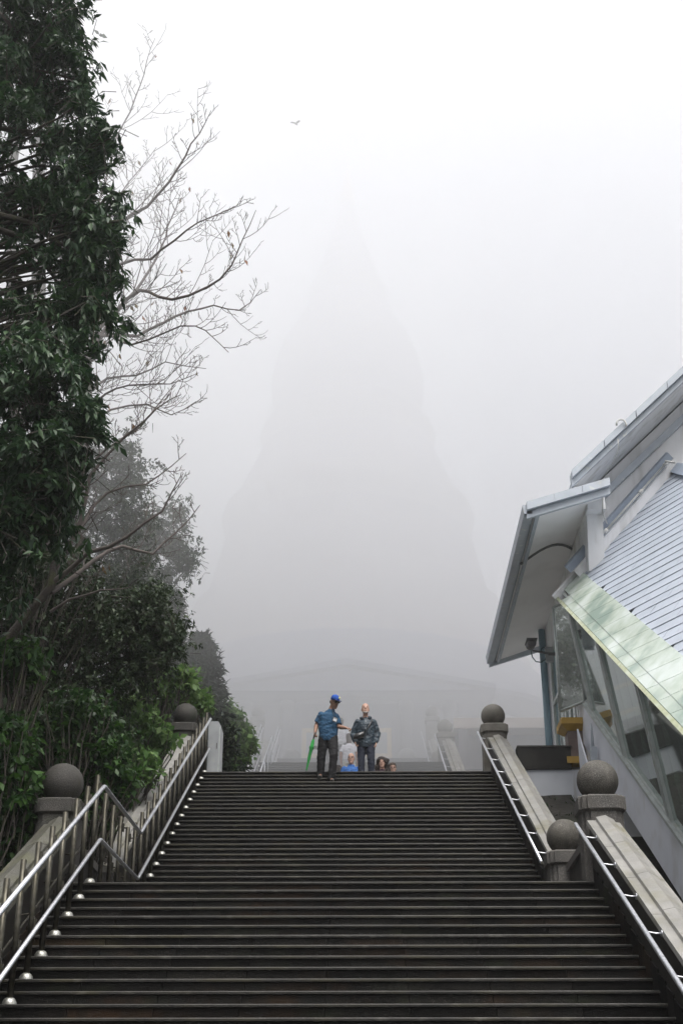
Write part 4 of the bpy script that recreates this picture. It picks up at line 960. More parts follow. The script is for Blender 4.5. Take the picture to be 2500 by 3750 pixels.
shrub('light green shrub above the dark ball newel', [(590, 2530, 0, .5, .45), (660, 2480, 0, .45, .35), (560, 2460, 0, .4, .4), (720, 2560, 1, .5, .4)], 28.8, .18, 7, 90, ratio=.55, m=leaf_fresh)
shrub('bright green bush beside the cabinet, spilling over the third balustrade', [(810, 2620, 0, .6, .5), (855, 2690, 0, .55, .55), (830, 2770, 0, .6, .5), (770, 2680, 0, .5, .5), (890, 2720, 0, .35, .45)], 33.4, .2, 7, 120, ratio=.52, m=leaf_fresh)
shrub('dim foliage mass in the dark gap behind the trunks', [(120, 2350, 0, 1, .8), (150, 2600, 0, .9, .7), (60, 2200, 0, 1, .8), (300, 2700, 0, .9, .5), (220, 2150, 0, 1, .8), (100, 1850, 1, 1.1, 1)], 21.5, .13, 8, 260, m=leaf_mid, ratio=.45)
# dark wood closing the left side far behind
for k, (x, y, h, rr) in enumerate([(-10.5, 21, 9, 2.6), (-9.5, 26, 9, 2.4), (-9.3, 31, 8, 2.3), (-11.5, 15.5, 11, 2.8), (-8.8, 36, 7, 1.9)]):
    z = gz_(x, y)
    leafy_tree('forest_tree', ['dense dark tree deep in the wood behind the bare trees', 'dark tree deep in the wood behind the tall hazy tree', 'dim tree in the wood left of the conifers', 'great dark tree behind the evergreens at the left edge', 'faint tree in the wood far behind the conifers'][k], 'tree',
               [(x, y, z - .2), (x + .2, y, z + h * .5), (x, y, z + h)], [((x, y, z + h * .45), (rr, rr, h * .35)), ((x + .5, y - .3, z + h * .85), (rr * .8, rr * .8, h * .28)), ((x + .9, y - .5, z + 1.4), (rr * .7, rr * .7, 1.4))],
               [700, 420, 320], leaf_mid, 9, .17, .45, bark_dark, r0=.2, nlimb=3)
# ivy on the trunks, undergrowth on both banks
iv = []
for (x, y, z0, z1, r) in [(-5.5, 18.2, 5, 8.6, .3), (-6.3, 15.8, 4, 8, .3), (-6.8, 17.5, 5, 9, .32), (-6.4, 23, 7, 11.5, .3)]:
    n = 420; a = nrg.random(n) * 6.28; q = r * (.6 + .8 * nrg.random(n))
    iv.append(np.stack([x + q * np.cos(a), y + q * np.sin(a), z0 + (z1 - z0) * nrg.random(n)], 1))
iv = np.concatenate(iv)
tag(link('ivy', leaf_mesh('ivy', iv, nrg.normal(size=iv.shape) * .5 + np.array([0, -.3, -.8]), nrg.normal(size=iv.shape) + np.array([0, -1, .3]), np.full(len(iv), .09), np.full(len(iv), .055), leaf_bright)), 'dark ivy hanging on the shaded tree trunks', 'ivy', kind='stuff')
def cover(x0, x1, y0, y1, n, ln, m, name, label):
    x = x0 + (x1 - x0) * nrg.random(n); y = y0 + (y1 - y0) * nrg.random(n)
    b = np.array([(a, c, gz_(a, c) - .02) for a, c in zip(x, y)])
    d = nrg.normal(size=b.shape) * .6 + np.array([0, 0, .7])
    l = ln * (.5 + nrg.random(n))
    tag(link(name, leaf_mesh(name, b, d, nrg.normal(size=b.shape), l, l * .35, m)), label, 'undergrowth', kind='stuff')
cover(-9, -3.98, 9, 34, 9000, .24, leaf_mid, 'undergrowth', 'dark undergrowth on the left bank')
cover(3.3, 4.6, 12, 26.8, 1500, .07, leaf_mid, 'bank_grass', 'thin dark grass on the narrow right bank')
fern_me = None
for k, (x, y, lab) in enumerate([(4.15, 20.6, 'small green fern under the escalator wall, higher one'), (4.2, 19.0, 'small green fern under the escalator wall, lower one')]):
    z = gz_(x, y); t = thing('fern', lab, 'fern', (x, y, z)); a = nrg.random(60) * 6.28
    b = np.stack([.08 * np.cos(a), .08 * np.sin(a), .05 + .25 * nrg.random(60)], 1)
    link('fronds', leaf_mesh('fronds', b, np.stack([np.cos(a), np.sin(a), .3 - nrg.random(60)], 1), nrg.normal(size=b.shape) * .3 + np.array([0, 0, 1.]), np.full(60, .13), np.full(60, .045), leaf_bright), t)
    MB().tube([(0, 0, -.1), (0, 0, .25)], .012, 5).build('stem', bark_dark, t)

# bird in the fog
bp_ = P(1083, 452, 34)
bd = thing('bird', 'small bird gliding high in the white fog', 'bird', bp_)
MB().rings([((-.1, 0, -.03), (0, .004, 0), (0, 0, .004)), ((-.06, 0, -.02), (0, .02, 0), (0, 0, .02)), ((0, 0, -.012), (0, .032, 0), (0, 0, .03)), ((.06, 0, .0), (0, .02, 0), (0, 0, .022)), ((.085, 0, .006), (0, .018, 0), (0, 0, .018)), ((.11, 0, .004), (0, .003, 0), (0, 0, .003))], 10).build('body', mat('bird_brown', (.1, .07, .06), rough=.8), bd)
for s_ in (-1, 1):
    w0 = [(.045, s_ * .02, .012), (-.04, s_ * .02, .008), (-.06, s_ * .12, .045), (-.05, s_ * .2, .03), (.02, s_ * .13, .05)]
    MB().prism(w0, (0, 0, 0), (0, 0, .006)).build('wing', mat('bird_brown', (.1, .07, .06)), bd)
bd.rotation_euler = (R(12), 0, R(62))

# ------------------------------------------------------------------ people
def fuse(mb, name, m, parent, voxel, smooth=3, wrinkle=0):
    """weld overlapping closed shapes into one continuous skin"""
    me = mb.mesh(name, m)
    o = bpy.data.objects.new(name + '_src', me); sc.collection.objects.link(o)
    rm = o.modifiers.new('r', 'REMESH'); rm.mode = 'VOXEL'; rm.voxel_size = voxel; rm.use_smooth_shade = True
    if smooth:
        sm = o.modifiers.new('s', 'SMOOTH'); sm.factor = .5; sm.iterations = smooth
    dg = bpy.context.evaluated_depsgraph_get(); dg.update()
    nm = bpy.data.meshes.new_from_object(o.evaluated_get(dg)); nm.name = name
    nm.materials.clear(); nm.materials.append(m)
    if wrinkle:
        n = len(nm.vertices); co = np.empty(n * 3, np.float32); no = np.empty(n * 3, np.float32)
        nm.vertices.foreach_get('co', co); nm.vertex_normals.foreach_get('vector', no)
        co = co.reshape(-1, 3); no = no.reshape(-1, 3)
        d = np.array([mnoise.noise(Vector((x * 9 + z * 5, y * 9, z * 16 - x * 7))) + .6 * mnoise.noise(Vector((x * 24, y * 24, z * 30 + x * 12))) for x, y, z in co.tolist()], np.float32)
        nm.vertices.foreach_set('co', (co + np.nan_to_num(no) * d[:, None] * wrinkle).reshape(-1)); nm.update()
    bpy.data.objects.remove(o); bpy.data.meshes.remove(me)
    return link(name, nm, parent)
V = Vector
def seg(mb, pts, rad, n=12):
    """limb with rounded ends"""
    pts = [V(p) for p in pts]
    mb.tube(pts, rad, n)
    mb.ball(pts[0], rad[0], 10); mb.ball(pts[-1], rad[-1], 10)
def torso(mb, pel, ch, nk, yaw, wh, wc, ws, dp, shl, shr):
    c, s = math.cos(yaw), math.sin(yaw)
    def ring(p, w_, d_): return (p, (c * w_, s * w_, 0), (-s * d_, c * d_, 0))
    pel, ch, nk = V(pel), V(ch), V(nk)
    top = ch.lerp(nk, .62)
    mb.rings([ring(pel + V((0, 0, -.1)), wh * .8, dp * .85), ring(pel, wh, dp), ring(pel.lerp(ch, .45), wc * .97, dp * 1.02), ring(ch, ws * .84, dp * 1.05), ring(ch.lerp(nk, .35), ws * .88, dp * .9), ring(top, ws * .6, dp * .66), ring(nk, .07, .07)], 20)
def head(mb, hc, yaw, pitch, k=1.0, jaw=1.0):
    """skull, jaw, nose, ears as closed shapes; returns the frame"""
    M_ = Matrix.Rotation(yaw, 3, 'Z') @ Matrix.Rotation(pitch, 3, 'X')
    hc = V(hc)
    T = lambda x, y, z: hc + M_ @ V((x * k, y * k, z * k))
    def ring(z, rx, ry, yo): return (T(0, yo, z), M_ @ V((rx * k, 0, 0)), M_ @ V((0, ry * k, 0)))
    mb.rings([ring(-.125, .026 * jaw, .028, -.052), ring(-.112, .046 * jaw, .046, -.042), ring(-.075, .062 * jaw, .075, -.02), ring(-.03, .072, .09, -.006), ring(.02, .076, .097, .0), ring(.065, .075, .097, .003), ring(.1, .062, .082, .006), ring(.122, .038, .05, .008), ring(.13, .008, .01, .008)], 22)
    mb.rings([(T(0, -.088, .028), M_ @ V((.008, 0, 0)) * k, M_ @ V((0, .012, 0)) * k), (T(0, -.102, .0), M_ @ V((.011, 0, 0)) * k, M_ @ V((0, .016, 0)) * k), (T(0, -.106, -.022), M_ @ V((.017, 0, 0)) * k, M_ @ V((0, .02, 0)) * k), (T(0, -.09, -.034), M_ @ V((.012, 0, 0)) * k, M_ @ V((0, .012, 0)) * k)], 10)
    for s in (-1, 1):
        mb.ball(T(s * .078, .012, -.005), .03 * k, 10, (.35, .6, 1))
        mb.ball(T(s * .03, -.082, .03), .016 * k, 8)       # brow
    mb.ball(T(0, -.088, -.07), .022 * k, 8, (1.1, .6, .5))  # lips
    mb.ball(T(0, -.075, -.108), .024 * k, 8)                # chin
    return T, M_
def hand(mb, wrist, direc, palm_n, size=1.0, curl=.5, fist=False, thumb_side=1):
    """palm, four fingers of different lengths bent at the knuckles, thumb from the palm's side"""
    d = V(direc).normalized(); n = V(palm_n); n = (n - d * n.dot(d)).normalized(); s = d.cross(n)
    w = V(wrist); k = size
    c = w + d * .048 * k
    mb.rings([(w - d * .01, s * .024 * k, n * .017 * k), (c, s * .038 * k, n * .016 * k), (w + d * .09 * k, s * .04 * k, n * .013 * k)], 12)
    for i, l in enumerate((.068, .078, .073, .056)):
        b = w + d * .088 * k + s * (.03 - .02 * i) * k * thumb_side
        a1, a2 = curl * (.7 + .1 * i), curl * 1.5
        p1 = b + (d * math.cos(a1) + n * math.sin(a1)) * l * .5 * k
        p2 = p1 + (d * math.cos(a1 + a2) + n * math.sin(a1 + a2)) * l * .34 * k
        p3 = p2 + (d * math.cos(a1 + 1.7 * a2) + n * math.sin(a1 + 1.7 * a2)) * l * .26 * k
        seg(mb, [b, p1, p2, p3], [.0096 * k, .009 * k, .0084 * k, .0075 * k], 8)
    tb = w + d * .03 * k + s * .028 * k * thumb_side
    t1 = tb + (d * .7 + s * .6 * thumb_side + n * .35).normalized() * .038 * k
    t2 = t1 + (d * .85 + s * .1 * thumb_side + n * .6 * max(.4, curl)).normalized() * .032 * k
    seg(mb, [tb, t1, t2], [.0125 * k, .0105 * k, .0088 * k], 8)
def cloth_mat(name, c, c2=None, scale=14, **kw): return mat(name, c, c2, rough=.85, scale=scale, bump=.35, bscale=9, spec=.2, **kw)

def person(label, loc, J, look, parts, voxel=.009, group=None):
    t = thing('person', label, 'person', loc, group)
    b = MB()
    sh, el, wr, hp, kn, an = J['sh'], J['el'], J['wr'], J['hp'], J['kn'], J['an']
    torso(b, J['pel'], J['ch'], J['nk'], J.get('yaw', 0), .155, .15, .19, .105, *sh)
    seg(b, [J['nk'], V(J['nk']).lerp(V(J['hd']), .75)], [.058, .055])
    T, M_ = head(b, J['hd'], J.get('hyaw', 0), J.get('hpitch', 0), J.get('hk', 1.0))
    for k in (0, 1):
        seg(b, [sh[k], el[k], V(el[k]).lerp(V(wr[k]), .3), wr[k]], [.055, .046, .046, .031])
        hd = J['hands'][k]
        hand(b, wr[k], hd[0], hd[1], 1.0, hd[2], thumb_side=hd[3])
        seg(b, [hp[k], kn[k], an[k]], [.085, .055, .04])
        seg(b, [an[k], V(an[k]) + V(J['ft'][k]) * .16 + V((0, 0, -.045))], [.04, .032])
    fuse(b, 'body', look['skin'], t, voxel, 2)
    for k in (0, 1):
        fd = V(J['ft'][k]); a = V(an[k])
        s_ = MB(); seg(s_, [a + V((0, .0, -.05)) - fd * .06, a + fd * .08 + V((0, 0, -.055)), a + fd * .19 + V((0, 0, -.06))], [.046, .05, .038]); s_.ball(a, .052, 10)
        fuse(s_, 'shoe', look['shoe'], t, voxel, 1)
        if not J.get('noeyes'):
            eb = MB().ball(T((-1, 1)[k] * .031, -.088, .012), .0115, 8, (1.5, .7, .8)).build('eye', mat('eye_dark', (.03, .022, .018), rough=.3), t)
    MB().tube([T(x, -.1 + abs(x) * .25, -.068) for x in (-.026, -.01, .01, .026)], .004, 6).build('mouth', mat('lip', (.2, .08, .07), rough=.5), t)
    tr = MB()
    c, s = math.cos(J.get('yaw', 0)), math.sin(J.get('yaw', 0))
    pel = V(J['pel'])
    tr.rings([(pel + V((0, 0, -.12)), (c * .15, s * .15, 0), (-s * .115, c * .115, 0)), (pel + V((0, 0, .0)), (c * .178, s * .178, 0), (-s * .127, c * .127, 0)), (pel + V((0, 0, .12)), (c * .168, s * .168, 0), (-s * .122, c * .122, 0))], 18)
    for k in (0, 1):
        h_, n_, a_ = V(hp[k]), V(kn[k]), V(an[k])
        w = look.get('leg', 1)
        seg(tr, [h_, h_.lerp(n_, .5), n_, n_.lerp(a_, .55), a_ + V((0, 0, look.get('cuff', .0)))], [.108 * w, .095 * w, .08 * w, .075 * w, .07 * w])
    fuse(tr, 'trousers', look['trousers'], t, .011, 4, .011)
    st = MB()
    loose = look.get('loose', 1.0)
    torso(st, pel + V((0, 0, look.get('hem', .02))), J['ch'], J['nk'], J.get('yaw', 0), .182 * loose, .18 * loose * look.get('belly', 1), .218 * look.get('wide', 1), .135 * loose, *sh)
    for k in (0, 1):
        S, E_, W_ = V(sh[k]), V(el[k]), V(wr[k])
        if look['sleeve'] == 'short': st.tube([S + V((0, 0, .015)), S.lerp(E_, .4), S.lerp(E_, .82)], [.062, .07, .078], 14); st.ball(S, .064, 12)
        else: seg(st, [S, S.lerp(E_, .5), E_, E_.lerp(W_, .5), E_.lerp(W_, .93)], [.068 * loose, .07 * loose, .068 * loose, .06 * loose, .05])
    if look.get('collar'):
        st.rings([(V(J['nk']) + V((0, .0, -.05)), (.085, 0, 0), (0, .082, 0)), (V(J['nk']) + V((0, .01, look['collar'])), (.078, 0, 0), (0, .08, 0))], 16)
    fuse(st, look.get('top', 'shirt'), look['shirt'], t, .011, 3, .012)
    for fn in parts: fn(t, T, M_)
    return t

dark_shoe = mat('dark_leather_shoe', (.03, .027, .025), rough=.5)
black_trouser = cloth_mat('black_trousers', (.014, .014, .016), (.01, .01, .011))
navy_trouser = cloth_mat('navy_trousers', (.028, .032, .048), (.02, .024, .036))
polo = cloth_mat('blue_polo', (.03, .082, .15), (.022, .062, .12))
jacket = mat('dark_teal_print_jacket', (.02, .04, .056), (.01, .021, .034), rough=.6, scale=9, stain=[((.04, .066, .09), 14, .55, .7, .8), ((.012, .018, .03), 8, .5, .7, .7)], bump=.8, bscale=11)
white_cloth = cloth_mat('white_tee', (.68, .68, .72), (.6, .6, .66))
cream_cloth = cloth_mat('cream_jacket', (.55, .54, .48), (.48, .47, .41))
rain_blue = cloth_mat('blue_raincoat', (.06, .16, .42), (.045, .12, .34))
poncho_m = cloth_mat('pale_poncho', (.5, .54, .5), (.44, .48, .44))
hair_dark = mat('dark_hair', (.045, .03, .024), (.018, .013, .011), rough=.6, scale=30, bump=1, bscale=60)
hair_brown = mat('brown_hair', (.07, .045, .03), (.045, .03, .02), rough=.6, scale=30, bump=1, bscale=60)
black_pl = mat('black_plastic', (.012, .012, .013), rough=.35)

def cap_fn(t, T, M_):
    c = cloth_mat('blue_cap', (.03, .09, .36), (.025, .07, .3)); m = MB()
    m.rings([(T(0, 0, .035), M_ @ V((.086, 0, 0)), M_ @ V((0, .107, 0))), (T(0, .002, .07), M_ @ V((.086, 0, 0)), M_ @ V((0, .107, 0))), (T(0, .004, .11), M_ @ V((.074, 0, 0)), M_ @ V((0, .093, 0))), (T(0, .006, .136), M_ @ V((.045, 0, 0)), M_ @ V((0, .058, 0))), (T(0, .006, .146), M_ @ V((.008, 0, 0)), M_ @ V((0, .01, 0)))], 22)
    cp = m.build('cap', c, t)
    br = [T(.08 * math.cos(a), -.07 - .11 * math.sin(a), .048 - .012 * math.sin(a)) for a in np.linspace(0, math.pi, 9)]
    MB().prism(br, (0, 0, 0), tuple(M_ @ V((0, 0, .008)))).build('brim', cloth_mat('cap_brim', (.015, .03, .1)), cp)
    MB().ball(T(.02, -.1, .098), .02, 12, (1, .4, 1)).build('cap_badge', mat('pale_yellow_badge', (.75, .75, .3), rough=.5), cp)
def shades_fn(t, T, M_):
    m = MB()
    for s in (-1, 1):
        m.ball(T(s * .034, -.098, .012), .026, 12, (1.15, .35, .8)); m.tube([T(s * .062, -.09, .018), T(s * .08, 0, .02)], .004, 6)
    m.tube([T(-.03, -.104, .018), T(.03, -.104, .018)], .004, 6)
    m.build('sunglasses', black_pl, t)
def glasses_fn(t, T, M_):
    m = MB()
    for s in (-1, 1):
        m.tube([T(s * .034 + .026 * math.cos(a), -.1, .012 + .018 * math.sin(a)) for a in np.linspace(0, 6.283, 13)], .0035, 5, False); m.tube([T(s * .06, -.095, .018), T(s * .08, 0, .018)], .003, 5)
    m.tube([T(-.008, -.103, .015), T(.008, -.103, .015)], .003, 5)
    m.build('glasses', black_pl, t)
def beard_fn(t, T, M_):
    m = MB(); m.ball(T(0, -.076, -.104), .036, 14, (1.05, .75, .75)); m.ball(T(-.035, -.055, -.09), .026, 10); m.ball(T(.035, -.055, -.09), .026, 10)
    fuse(m, 'goatee', mat('grey_beard', (.36, .33, .3), (.26, .23, .21), rough=.9, scale=60), t, .006, 1)
def hair_fn(m_, back=.0, long_=0, top=1):
    def f(t, T, M_):
        m = MB()
        m.rings([(T(0, .035, -.05 - long_), M_ @ V((.075, 0, 0)), M_ @ V((0, .06, 0))), (T(0, .03, 0), M_ @ V((.085, 0, 0)), M_ @ V((0, .082, 0))), (T(0, .014, .066), M_ @ V((.094, 0, 0)), M_ @ V((0, .112, 0))), (T(0, .01, .118), M_ @ V((.082, 0, 0)), M_ @ V((0, .102, 0))), (T(0, .012, .152), M_ @ V((.035, 0, 0)), M_ @ V((0, .045, 0)))], 20)
        fuse(m, 'hair', m_, t, .009, 2)
    return f
def fringe_fn(t, T, M_):     # hair left round a bald crown
    m = MB()
    for s in (-1, 1): m.ball(T(s * .072, .035, .0), .04, 10, (.35, 1.1, 1))
    m.ball(T(0, .085, -.01), .06, 10, (1.1, .35, .8))
    fuse(m, 'hair_fringe', mat('grey_hair', (.16, .14, .13), rough=.8), t, .008, 1)
def curls_fn(t, T, M_):
    m = MB()
    m.ball(T(0, .012, .052), .122, 16, (1.1, .95, .86)); m.ball(T(0, .08, -.08), .12, 12, (1.15, .6, 1.2))
    for k in range(60):
        a = rng.uniform(0, 6.28); z = rng.uniform(-.22, .11); r = .125 + rng.uniform(-.02, .02) + (.03 if z < 0 else 0)
        x, y = r * math.cos(a), .04 + .1 * math.sin(a)
        if y < -.0 and -.17 < z < .09 and abs(x) < .09: continue
        m.ball(T(x, max(y, -.05), z), rng.uniform(.026, .042), 8)
    fuse(m, 'curly_hair', hair_dark, t, .009, 1, .012)
def rect_on(mb, c, u, v_, n, w, h, th):
    c, u, v_, n = V(c), V(u).normalized(), V(v_).normalized(), V(n).normalized()
    q = [c - u * w / 2 - v_ * h / 2, c + u * w / 2 - v_ * h / 2, c + u * w / 2 + v_ * h / 2, c - u * w / 2 + v_ * h / 2]
    mb.prism(q, (0, 0, 0), tuple(n * th)); return mb
def badge_fn(t, T, M_):
    yaw = R(24); u = V((math.cos(yaw), math.sin(yaw), -.28)); n = V((math.sin(yaw), -math.cos(yaw), 0)); v_ = n.cross(u)
    c = V((.055, -.165, 1.235))
    bb = rect_on(MB(), c, u, v_, n, .1, .1, .008).build('name_badge', black_pl, t)
    rect_on(MB(), c + n * .009 - v_ * .008, u, v_, n, .08, .055, .002).build('badge_card', mat('badge_card', (.6, .6, .62), rough=.5), bb)
    rect_on(MB(), c + n * .009 + v_ * .034, u, v_, n, .08, .01, .002).build('badge_strip', mat('badge_strip', (.5, .5, .5), rough=.5), bb)
    MB().tube([c + v_ * .05, V((.03, -.14, 1.36)), V((.0, -.1, 1.47))], .005, 6).build('lanyard', black_pl, bb)
    MB().tube([V((-.08, -.158, 1.02)) + V((math.cos(a) * .1, math.sin(a) * 0, 0)) for a in (0,)] + [V((-.08, -.158, 1.0))], .001, 4)

# man in blue polo coming down with an umbrella
J1 = dict(pel=(-.085, 0, .93), ch=(-.09, .0, 1.3), nk=(-.03, -.02, 1.49), hd=(.045, -.07, 1.65), yaw=R(24), hyaw=R(38), hpitch=R(24), hk=1.08,
          sh=[(-.235, -.02, 1.395), (.09, .04, 1.37)], el=[(-.325, .02, 1.19), (.135, .0, 1.13)], wr=[(-.355, -.08, .99), (.285, -.14, 1.065)],
          hands=[((0, -.15, -1), (.6, -.5, .2), .95, 1), ((.85, -.3, -.25), (0, .2, -1), .9, -1)],
          hp=[(-.17, .0, .9), (.0, .03, .9)], kn=[(-.225, -.03, .5), (.035, -.2, .46)], an=[(-.235, .0, .095), (-.01, -.21, -.05)], ft=[(-.15, -1, 0), (.15, -1, 0)])
m1 = person('man in blue polo shirt and blue cap coming down with a green umbrella', (-.5, 27.5, LV[1] - 2 * H), J1, dict(skin=skin_tan, shoe=dark_shoe, trousers=black_trouser, shirt=polo, sleeve='short', belly=1.16, wide=1.14, loose=1.06, collar=.012, hem=-.02, leg=1.12),
            [cap_fn, shades_fn, badge_fn, lambda t, T, M_: MB().ball(T(0, .04, -.005), .082, 12, (.98, .8, .7)).build('hair', hair_dark, t)], voxel=.0075)
# folded green umbrella held point down
um = thing('umbrella', 'folded bright green umbrella held point down like a cane', 'umbrella', (-.93, 27.36, LV[1] - 2 * H))
u0 = V((-.93, 27.36, LV[1] - 2 * H)); ua, ub = V((-.5, 27.5, LV[1] - 2 * H)) + V((-.365, -.125, .93)), V((-1.035, 27.46, LV[1] - H + .015))
ud = (ub - ua); at_ = lambda f: ua + ud * f - u0
green = cloth_mat('green_umbrella', (.05, .36, .09), (.035, .28, .06))
MB().tube([at_(-.06), at_(.0), at_(.08), at_(.13)], [.016, .017, .014, .012], 10).build('handle', black_pl, um)
ut = MB()
n_ = 16; axu = ud.normalized(); su = axu.cross(V((0, 1, 0))).normalized(); tu = axu.cross(su)
rs = [(.13, .018), (.2, .03), (.3, .034), (.36, .045), (.4, .03), (.6, .028), (.8, .02), (.95, .012)]
vv = []
for f_, r_ in rs:
    for k in range(n_):
        a = 6.2832 * k / n_; rr = r_ * (1 + .28 * math.cos(a * 5 + f_ * 6))
        vv.append(at_(f_) + su * math.cos(a) * rr + tu * math.sin(a) * rr)
ut.add(vv, [(i * n_ + k, i * n_ + (k + 1) % n_, (i + 1) * n_ + (k + 1) % n_, (i + 1) * n_ + k) for i in range(len(rs) - 1) for k in range(n_)], True).build('canopy', green, um)
MB().tube([at_(.32), at_(.34)], .048, 12).build('strap', green, um)
MB().tube([at_(.94), at_(1.0)], [.008, .005], 8).build('tip', black_pl, um)

# tall bald man in dark jacket
def bag_fn(t, T, M_):
    b = MB(); b.rings([((-.155, -.2, .955), (.11, 0, .02), (0, .035, 0)), ((-.15, -.205, 1.0), (.125, 0, .03), (0, .05, 0)), ((-.14, -.2, 1.06), (.12, 0, .035), (0, .045, 0)), ((-.14, -.19, 1.085), (.1, 0, .03), (0, .02, 0))], 14)
    bg_ = b.build('shoulder_bag', black_pl, t)
    MB().tube([(-.05, -.19, 1.07), (.05, -.185, 1.2), (.13, -.13, 1.35), (.14, -.02, 1.45)], .013, 6).build('strap', black_pl, bg_)
    MB().tube([(-.22, -.235, .99), (-.1, -.25, 1.05)], .004, 6).build('zip', steel, bg_)
def hood_fn(t, T, M_):
    m = MB(); m.tube([(.07, -.1, 1.44), (.105, -.02, 1.475), (.09, .07, 1.5), (0, .1, 1.5), (-.08, .07, 1.49), (-.1, -.02, 1.465), (-.06, -.1, 1.43)], [.024, .034, .04, .045, .036, .03, .022], 12)
    fuse(m, 'hood', jacket, t, .009, 2)
    MB().tube([(0, -.125, 1.42), (.0, -.17, 1.2), (0, -.165, .95)], .005, 6).build('zip', mat('zip_grey', (.2, .22, .23), rough=.4), t)
J2 = dict(pel=(0, 0, .95), ch=(0, .0, 1.3), nk=(0, .0, 1.48), hd=(.0, -.03, 1.66), yaw=0, hyaw=R(3), hpitch=R(-9), hk=1.06,
          sh=[(-.17, 0, 1.375), (.17, 0, 1.375)], el=[(-.262, .05, 1.12), (.255, .05, 1.12)], wr=[(-.235, -.05, .93), (.225, -.03, .92)],
          hands=[((.3, -.1, -1), (.9, 0, .2), .6, -1), ((-.05, -.1, -1), (-.9, 0, .2), .6, 1)],
          hp=[(-.09, 0, .92), (.09, 0, .92)], kn=[(-.1, -.03, .5), (.115, -.05, .5)], an=[(-.1, .02, .095), (.12, .0, .095)], ft=[(-.12, -1, 0), (.15, -1, 0)])
person('bald bearded man in dark hooded jacket with hands in pockets', (.2, 28.9, LV[1]), J2, dict(skin=skin_m, shoe=dark_shoe, trousers=navy_trouser, shirt=jacket, sleeve='long', loose=1.12, hem=-.06, top='jacket'), [bag_fn, hood_fn, beard_fn], voxel=.0075)

def stand(**kw):
    J = dict(pel=(0, 0, .92), ch=(0, 0, 1.26), nk=(0, 0, 1.43), hd=(0, -.03, 1.59), hk=1.05, sh=[(-.17, 0, 1.34), (.17, 0, 1.34)], el=[(-.24, .03, 1.12), (.24, .03, 1.12)], wr=[(-.24, -.07, .88), (.24, -.07, .88)],
             hands=[((0, -.2, -1), (1, 0, 0), .45, 1), ((0, -.2, -1), (-1, 0, 0), .45, -1)], hp=[(-.09, 0, .89), (.09, 0, .89)], kn=[(-.1, -.03, .49), (.1, -.05, .49)], an=[(-.1, .02, .095), (.1, 0, .095)], ft=[(-.1, -1, 0), (.1, -1, 0)])
    J.update(kw); return J
person('bald man with glasses in bright blue raincoat, only head and shoulders showing', (-.13, 32.55, LV[1]), stand(hyaw=R(-8)), dict(skin=skin_m, shoe=dark_shoe, trousers=navy_trouser, shirt=rain_blue, sleeve='long', loose=1.12, collar=.02, top='raincoat'), [glasses_fn, fringe_fn], voxel=.01)
person('woman with dark curly hair looking over the top step', (.63, 32.9, LV[1]), stand(hyaw=R(-10)), dict(skin=skin_m, shoe=dark_shoe, trousers=black_trouser, shirt=cloth_mat('dark_top', (.05, .03, .04)), sleeve='long'), [curls_fn], voxel=.01)
person('man in dark-rimmed glasses peering beside the curly-haired woman', (.9, 33.45, LV[1]), stand(hd=(0, -.03, 1.585)), dict(skin=skin_m, shoe=dark_shoe, trousers=black_trouser, shirt=cloth_mat('grey_top', (.12, .12, .13)), sleeve='long'), [glasses_fn, hair_fn(hair_brown)], voxel=.01)
def on_f3(y):
    j = int((y - y_first(2)) / D); return LV[1] + (j + 1) * H
def turn(o, a): o.rotation_euler = (0, 0, a); return o
turn(person('woman in white T-shirt climbing away with brown hair down her back', (-.22, 39.5, on_f3(39.5)), stand(noeyes=1), dict(skin=skin_m, shoe=dark_shoe, trousers=cloth_mat('pale_shorts', (.6, .6, .56)), shirt=white_cloth, sleeve='short', loose=1.1), [hair_fn(hair_brown, long_=.12)], voxel=.011), R(175))
turn(person('person in white top with one arm raised, higher on the third flight', (-.5, 42.1, on_f3(42.1)), stand(noeyes=1, el=[(-.24, .03, 1.12), (.3, -.1, 1.5)], wr=[(-.24, -.07, .88), (.15, -.15, 1.68)], hands=[((0, -.2, -1), (1, 0, 0), .45, 1), ((-.3, -.2, 1), (-1, 0, 0), .5, -1)]), dict(skin=skin_m, shoe=dark_shoe, trousers=cloth_mat('grey_trousers', (.2, .2, .23)), shirt=white_cloth, sleeve='short', loose=1.1), [hair_fn(hair_brown)], voxel=.011), R(170))
turn(person('person in loose cream jacket glimpsed between the polo-shirted man\'s legs', (-.48, 35.6, on_f3(35.6)), stand(noeyes=1, hd=(0, -.03, 1.56), el=[(-.24, .03, 1.12), (.27, .03, 1.14)]), dict(skin=skin_m, shoe=dark_shoe, trousers=black_trouser, shirt=cream_cloth, sleeve='short', loose=1.2, hem=-.05, top='jacket'), [hair_fn(hair_dark)], voxel=.011), R(180))
def pon(t, T, M_):
    m = MB(); m.rings([((0, 0, .62), (.42, 0, 0), (0, .26, 0)), ((0, 0, 1.1), (.33, 0, 0), (0, .22, 0)), ((0, 0, 1.36), (.25, 0, 0), (0, .17, 0)), ((0, 0, 1.47), (.1, 0, 0), (0, .1, 0))], 20)
    fuse(m, 'poncho', poncho_m, t, .014, 2)
person('faint figure in pale poncho beyond the umbrella, on the third flight', (-1.05, 42.6, on_f3(42.6)), stand(noeyes=1), dict(skin=skin_m, shoe=dark_shoe, trousers=cloth_mat('grey_trousers', (.2, .2, .23)), shirt=poncho_m, sleeve='long'), [pon, hair_fn(hair_dark)], voxel=.012)

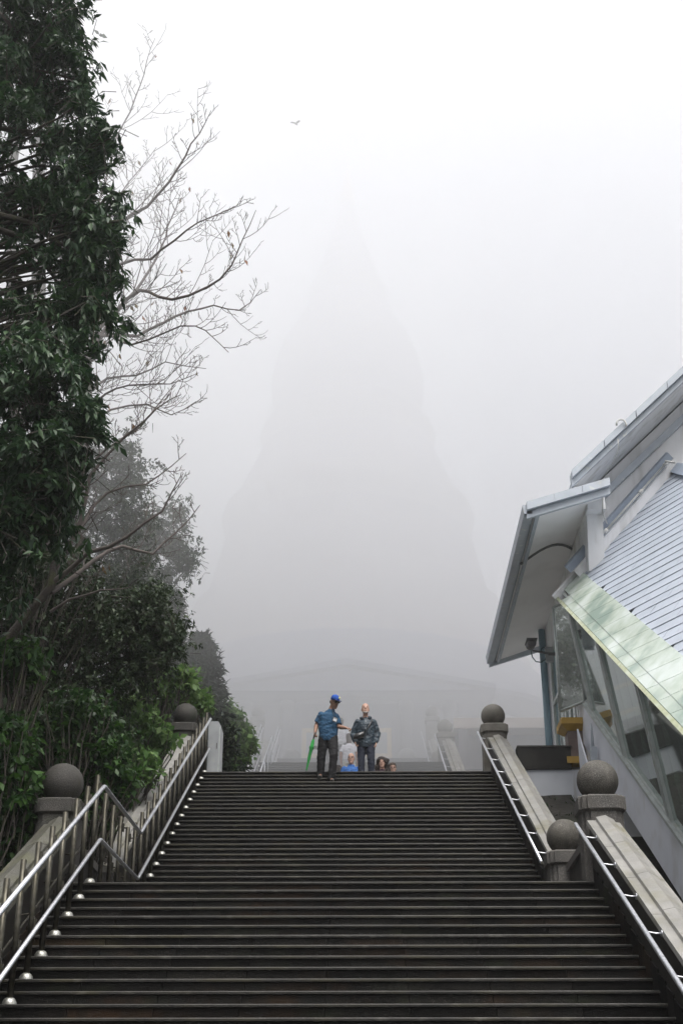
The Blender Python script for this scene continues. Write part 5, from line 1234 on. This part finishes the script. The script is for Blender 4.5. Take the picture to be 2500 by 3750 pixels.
# ------------------------------------------------------------------ haze and the cloud on the summit
def volume(name, d, g):
    m = bpy.data.materials.new(name); m.use_nodes = True; t = m.node_tree; t.nodes.clear()
    o = t.nodes.new('ShaderNodeOutputMaterial'); p = t.nodes.new('ShaderNodeVolumePrincipled')
    p.inputs['Color'].default_value = (.985, .99, 1, 1); p.inputs['Density'].default_value = d; p.inputs['Anisotropy'].default_value = g
    t.links.new(p.outputs[0], o.inputs['Volume']); return m
MB().box((-158, -158, -3), (158, 178, 78)).build('haze', volume('thin_haze', HAZE_D, .4), None, kind='stuff', label='thin even haze filling the air over the whole hillside')
cl = MB()
gx, gz = 24, 38
def fr(x, z):
    f = float(np.interp(z, [-3, 10, 12.5, 14.5, 17, 20, 30, 80], [38, 36, 33, 30, 27.5, 26, 25, 24]))
    f -= 10 * min(1, max(0, (-2.2 - x) / 3)) * min(1, max(0, (z - 8) / 4)) * min(1, max(0, (34 - z) / 12))
    s = min(1, max(0, (x - .5) / 6)) * min(1, max(0, (27 - z) / 9))
    return f + (34 - f) * s * s * (3 - 2 * s) + 1.2 * mnoise.noise(Vector((x * .06, z * .09, 3.3)))
zz_ = [-2 + 78 * (k / gz) for k in range(gz + 1)]
xx_ = [-150, -110, -80, -60, -45, -35, -25, -18, -12, -8, -5, -3, -1, 1, 2, 3, 4, 5, 6, 8, 12, 20, 40, 80, 150]
fv = [(x, fr(x, z), z) for z in zz_ for x in xx_]; bv = [(x, 168, z) for z in zz_ for x in xx_]
n1 = len(fv); W1 = gx + 1
ff = []
for j in range(gz):
    for i in range(gx):
        a = j * W1 + i
        ff.append((a, a + 1, a + W1 + 1, a + W1)); ff.append((n1 + a, n1 + a + W1, n1 + a + W1 + 1, n1 + a + 1))
for i in range(gx):
    ff.append((i, n1 + i, n1 + i + 1, i + 1)); a = gz * W1 + i; ff.append((a, a + 1, n1 + a + 1, n1 + a))
for j in range(gz):
    a = j * W1; ff.append((a, a + W1, n1 + a + W1, n1 + a)); a = j * W1 + gx; ff.append((a, n1 + a, n1 + a + W1, a + W1))
cl.add(fv + bv, ff).build('cloud', volume('summit_cloud', CLOUD_D, .1), None, kind='stuff', label='dense white cloud wrapped around the summit and the chedi')
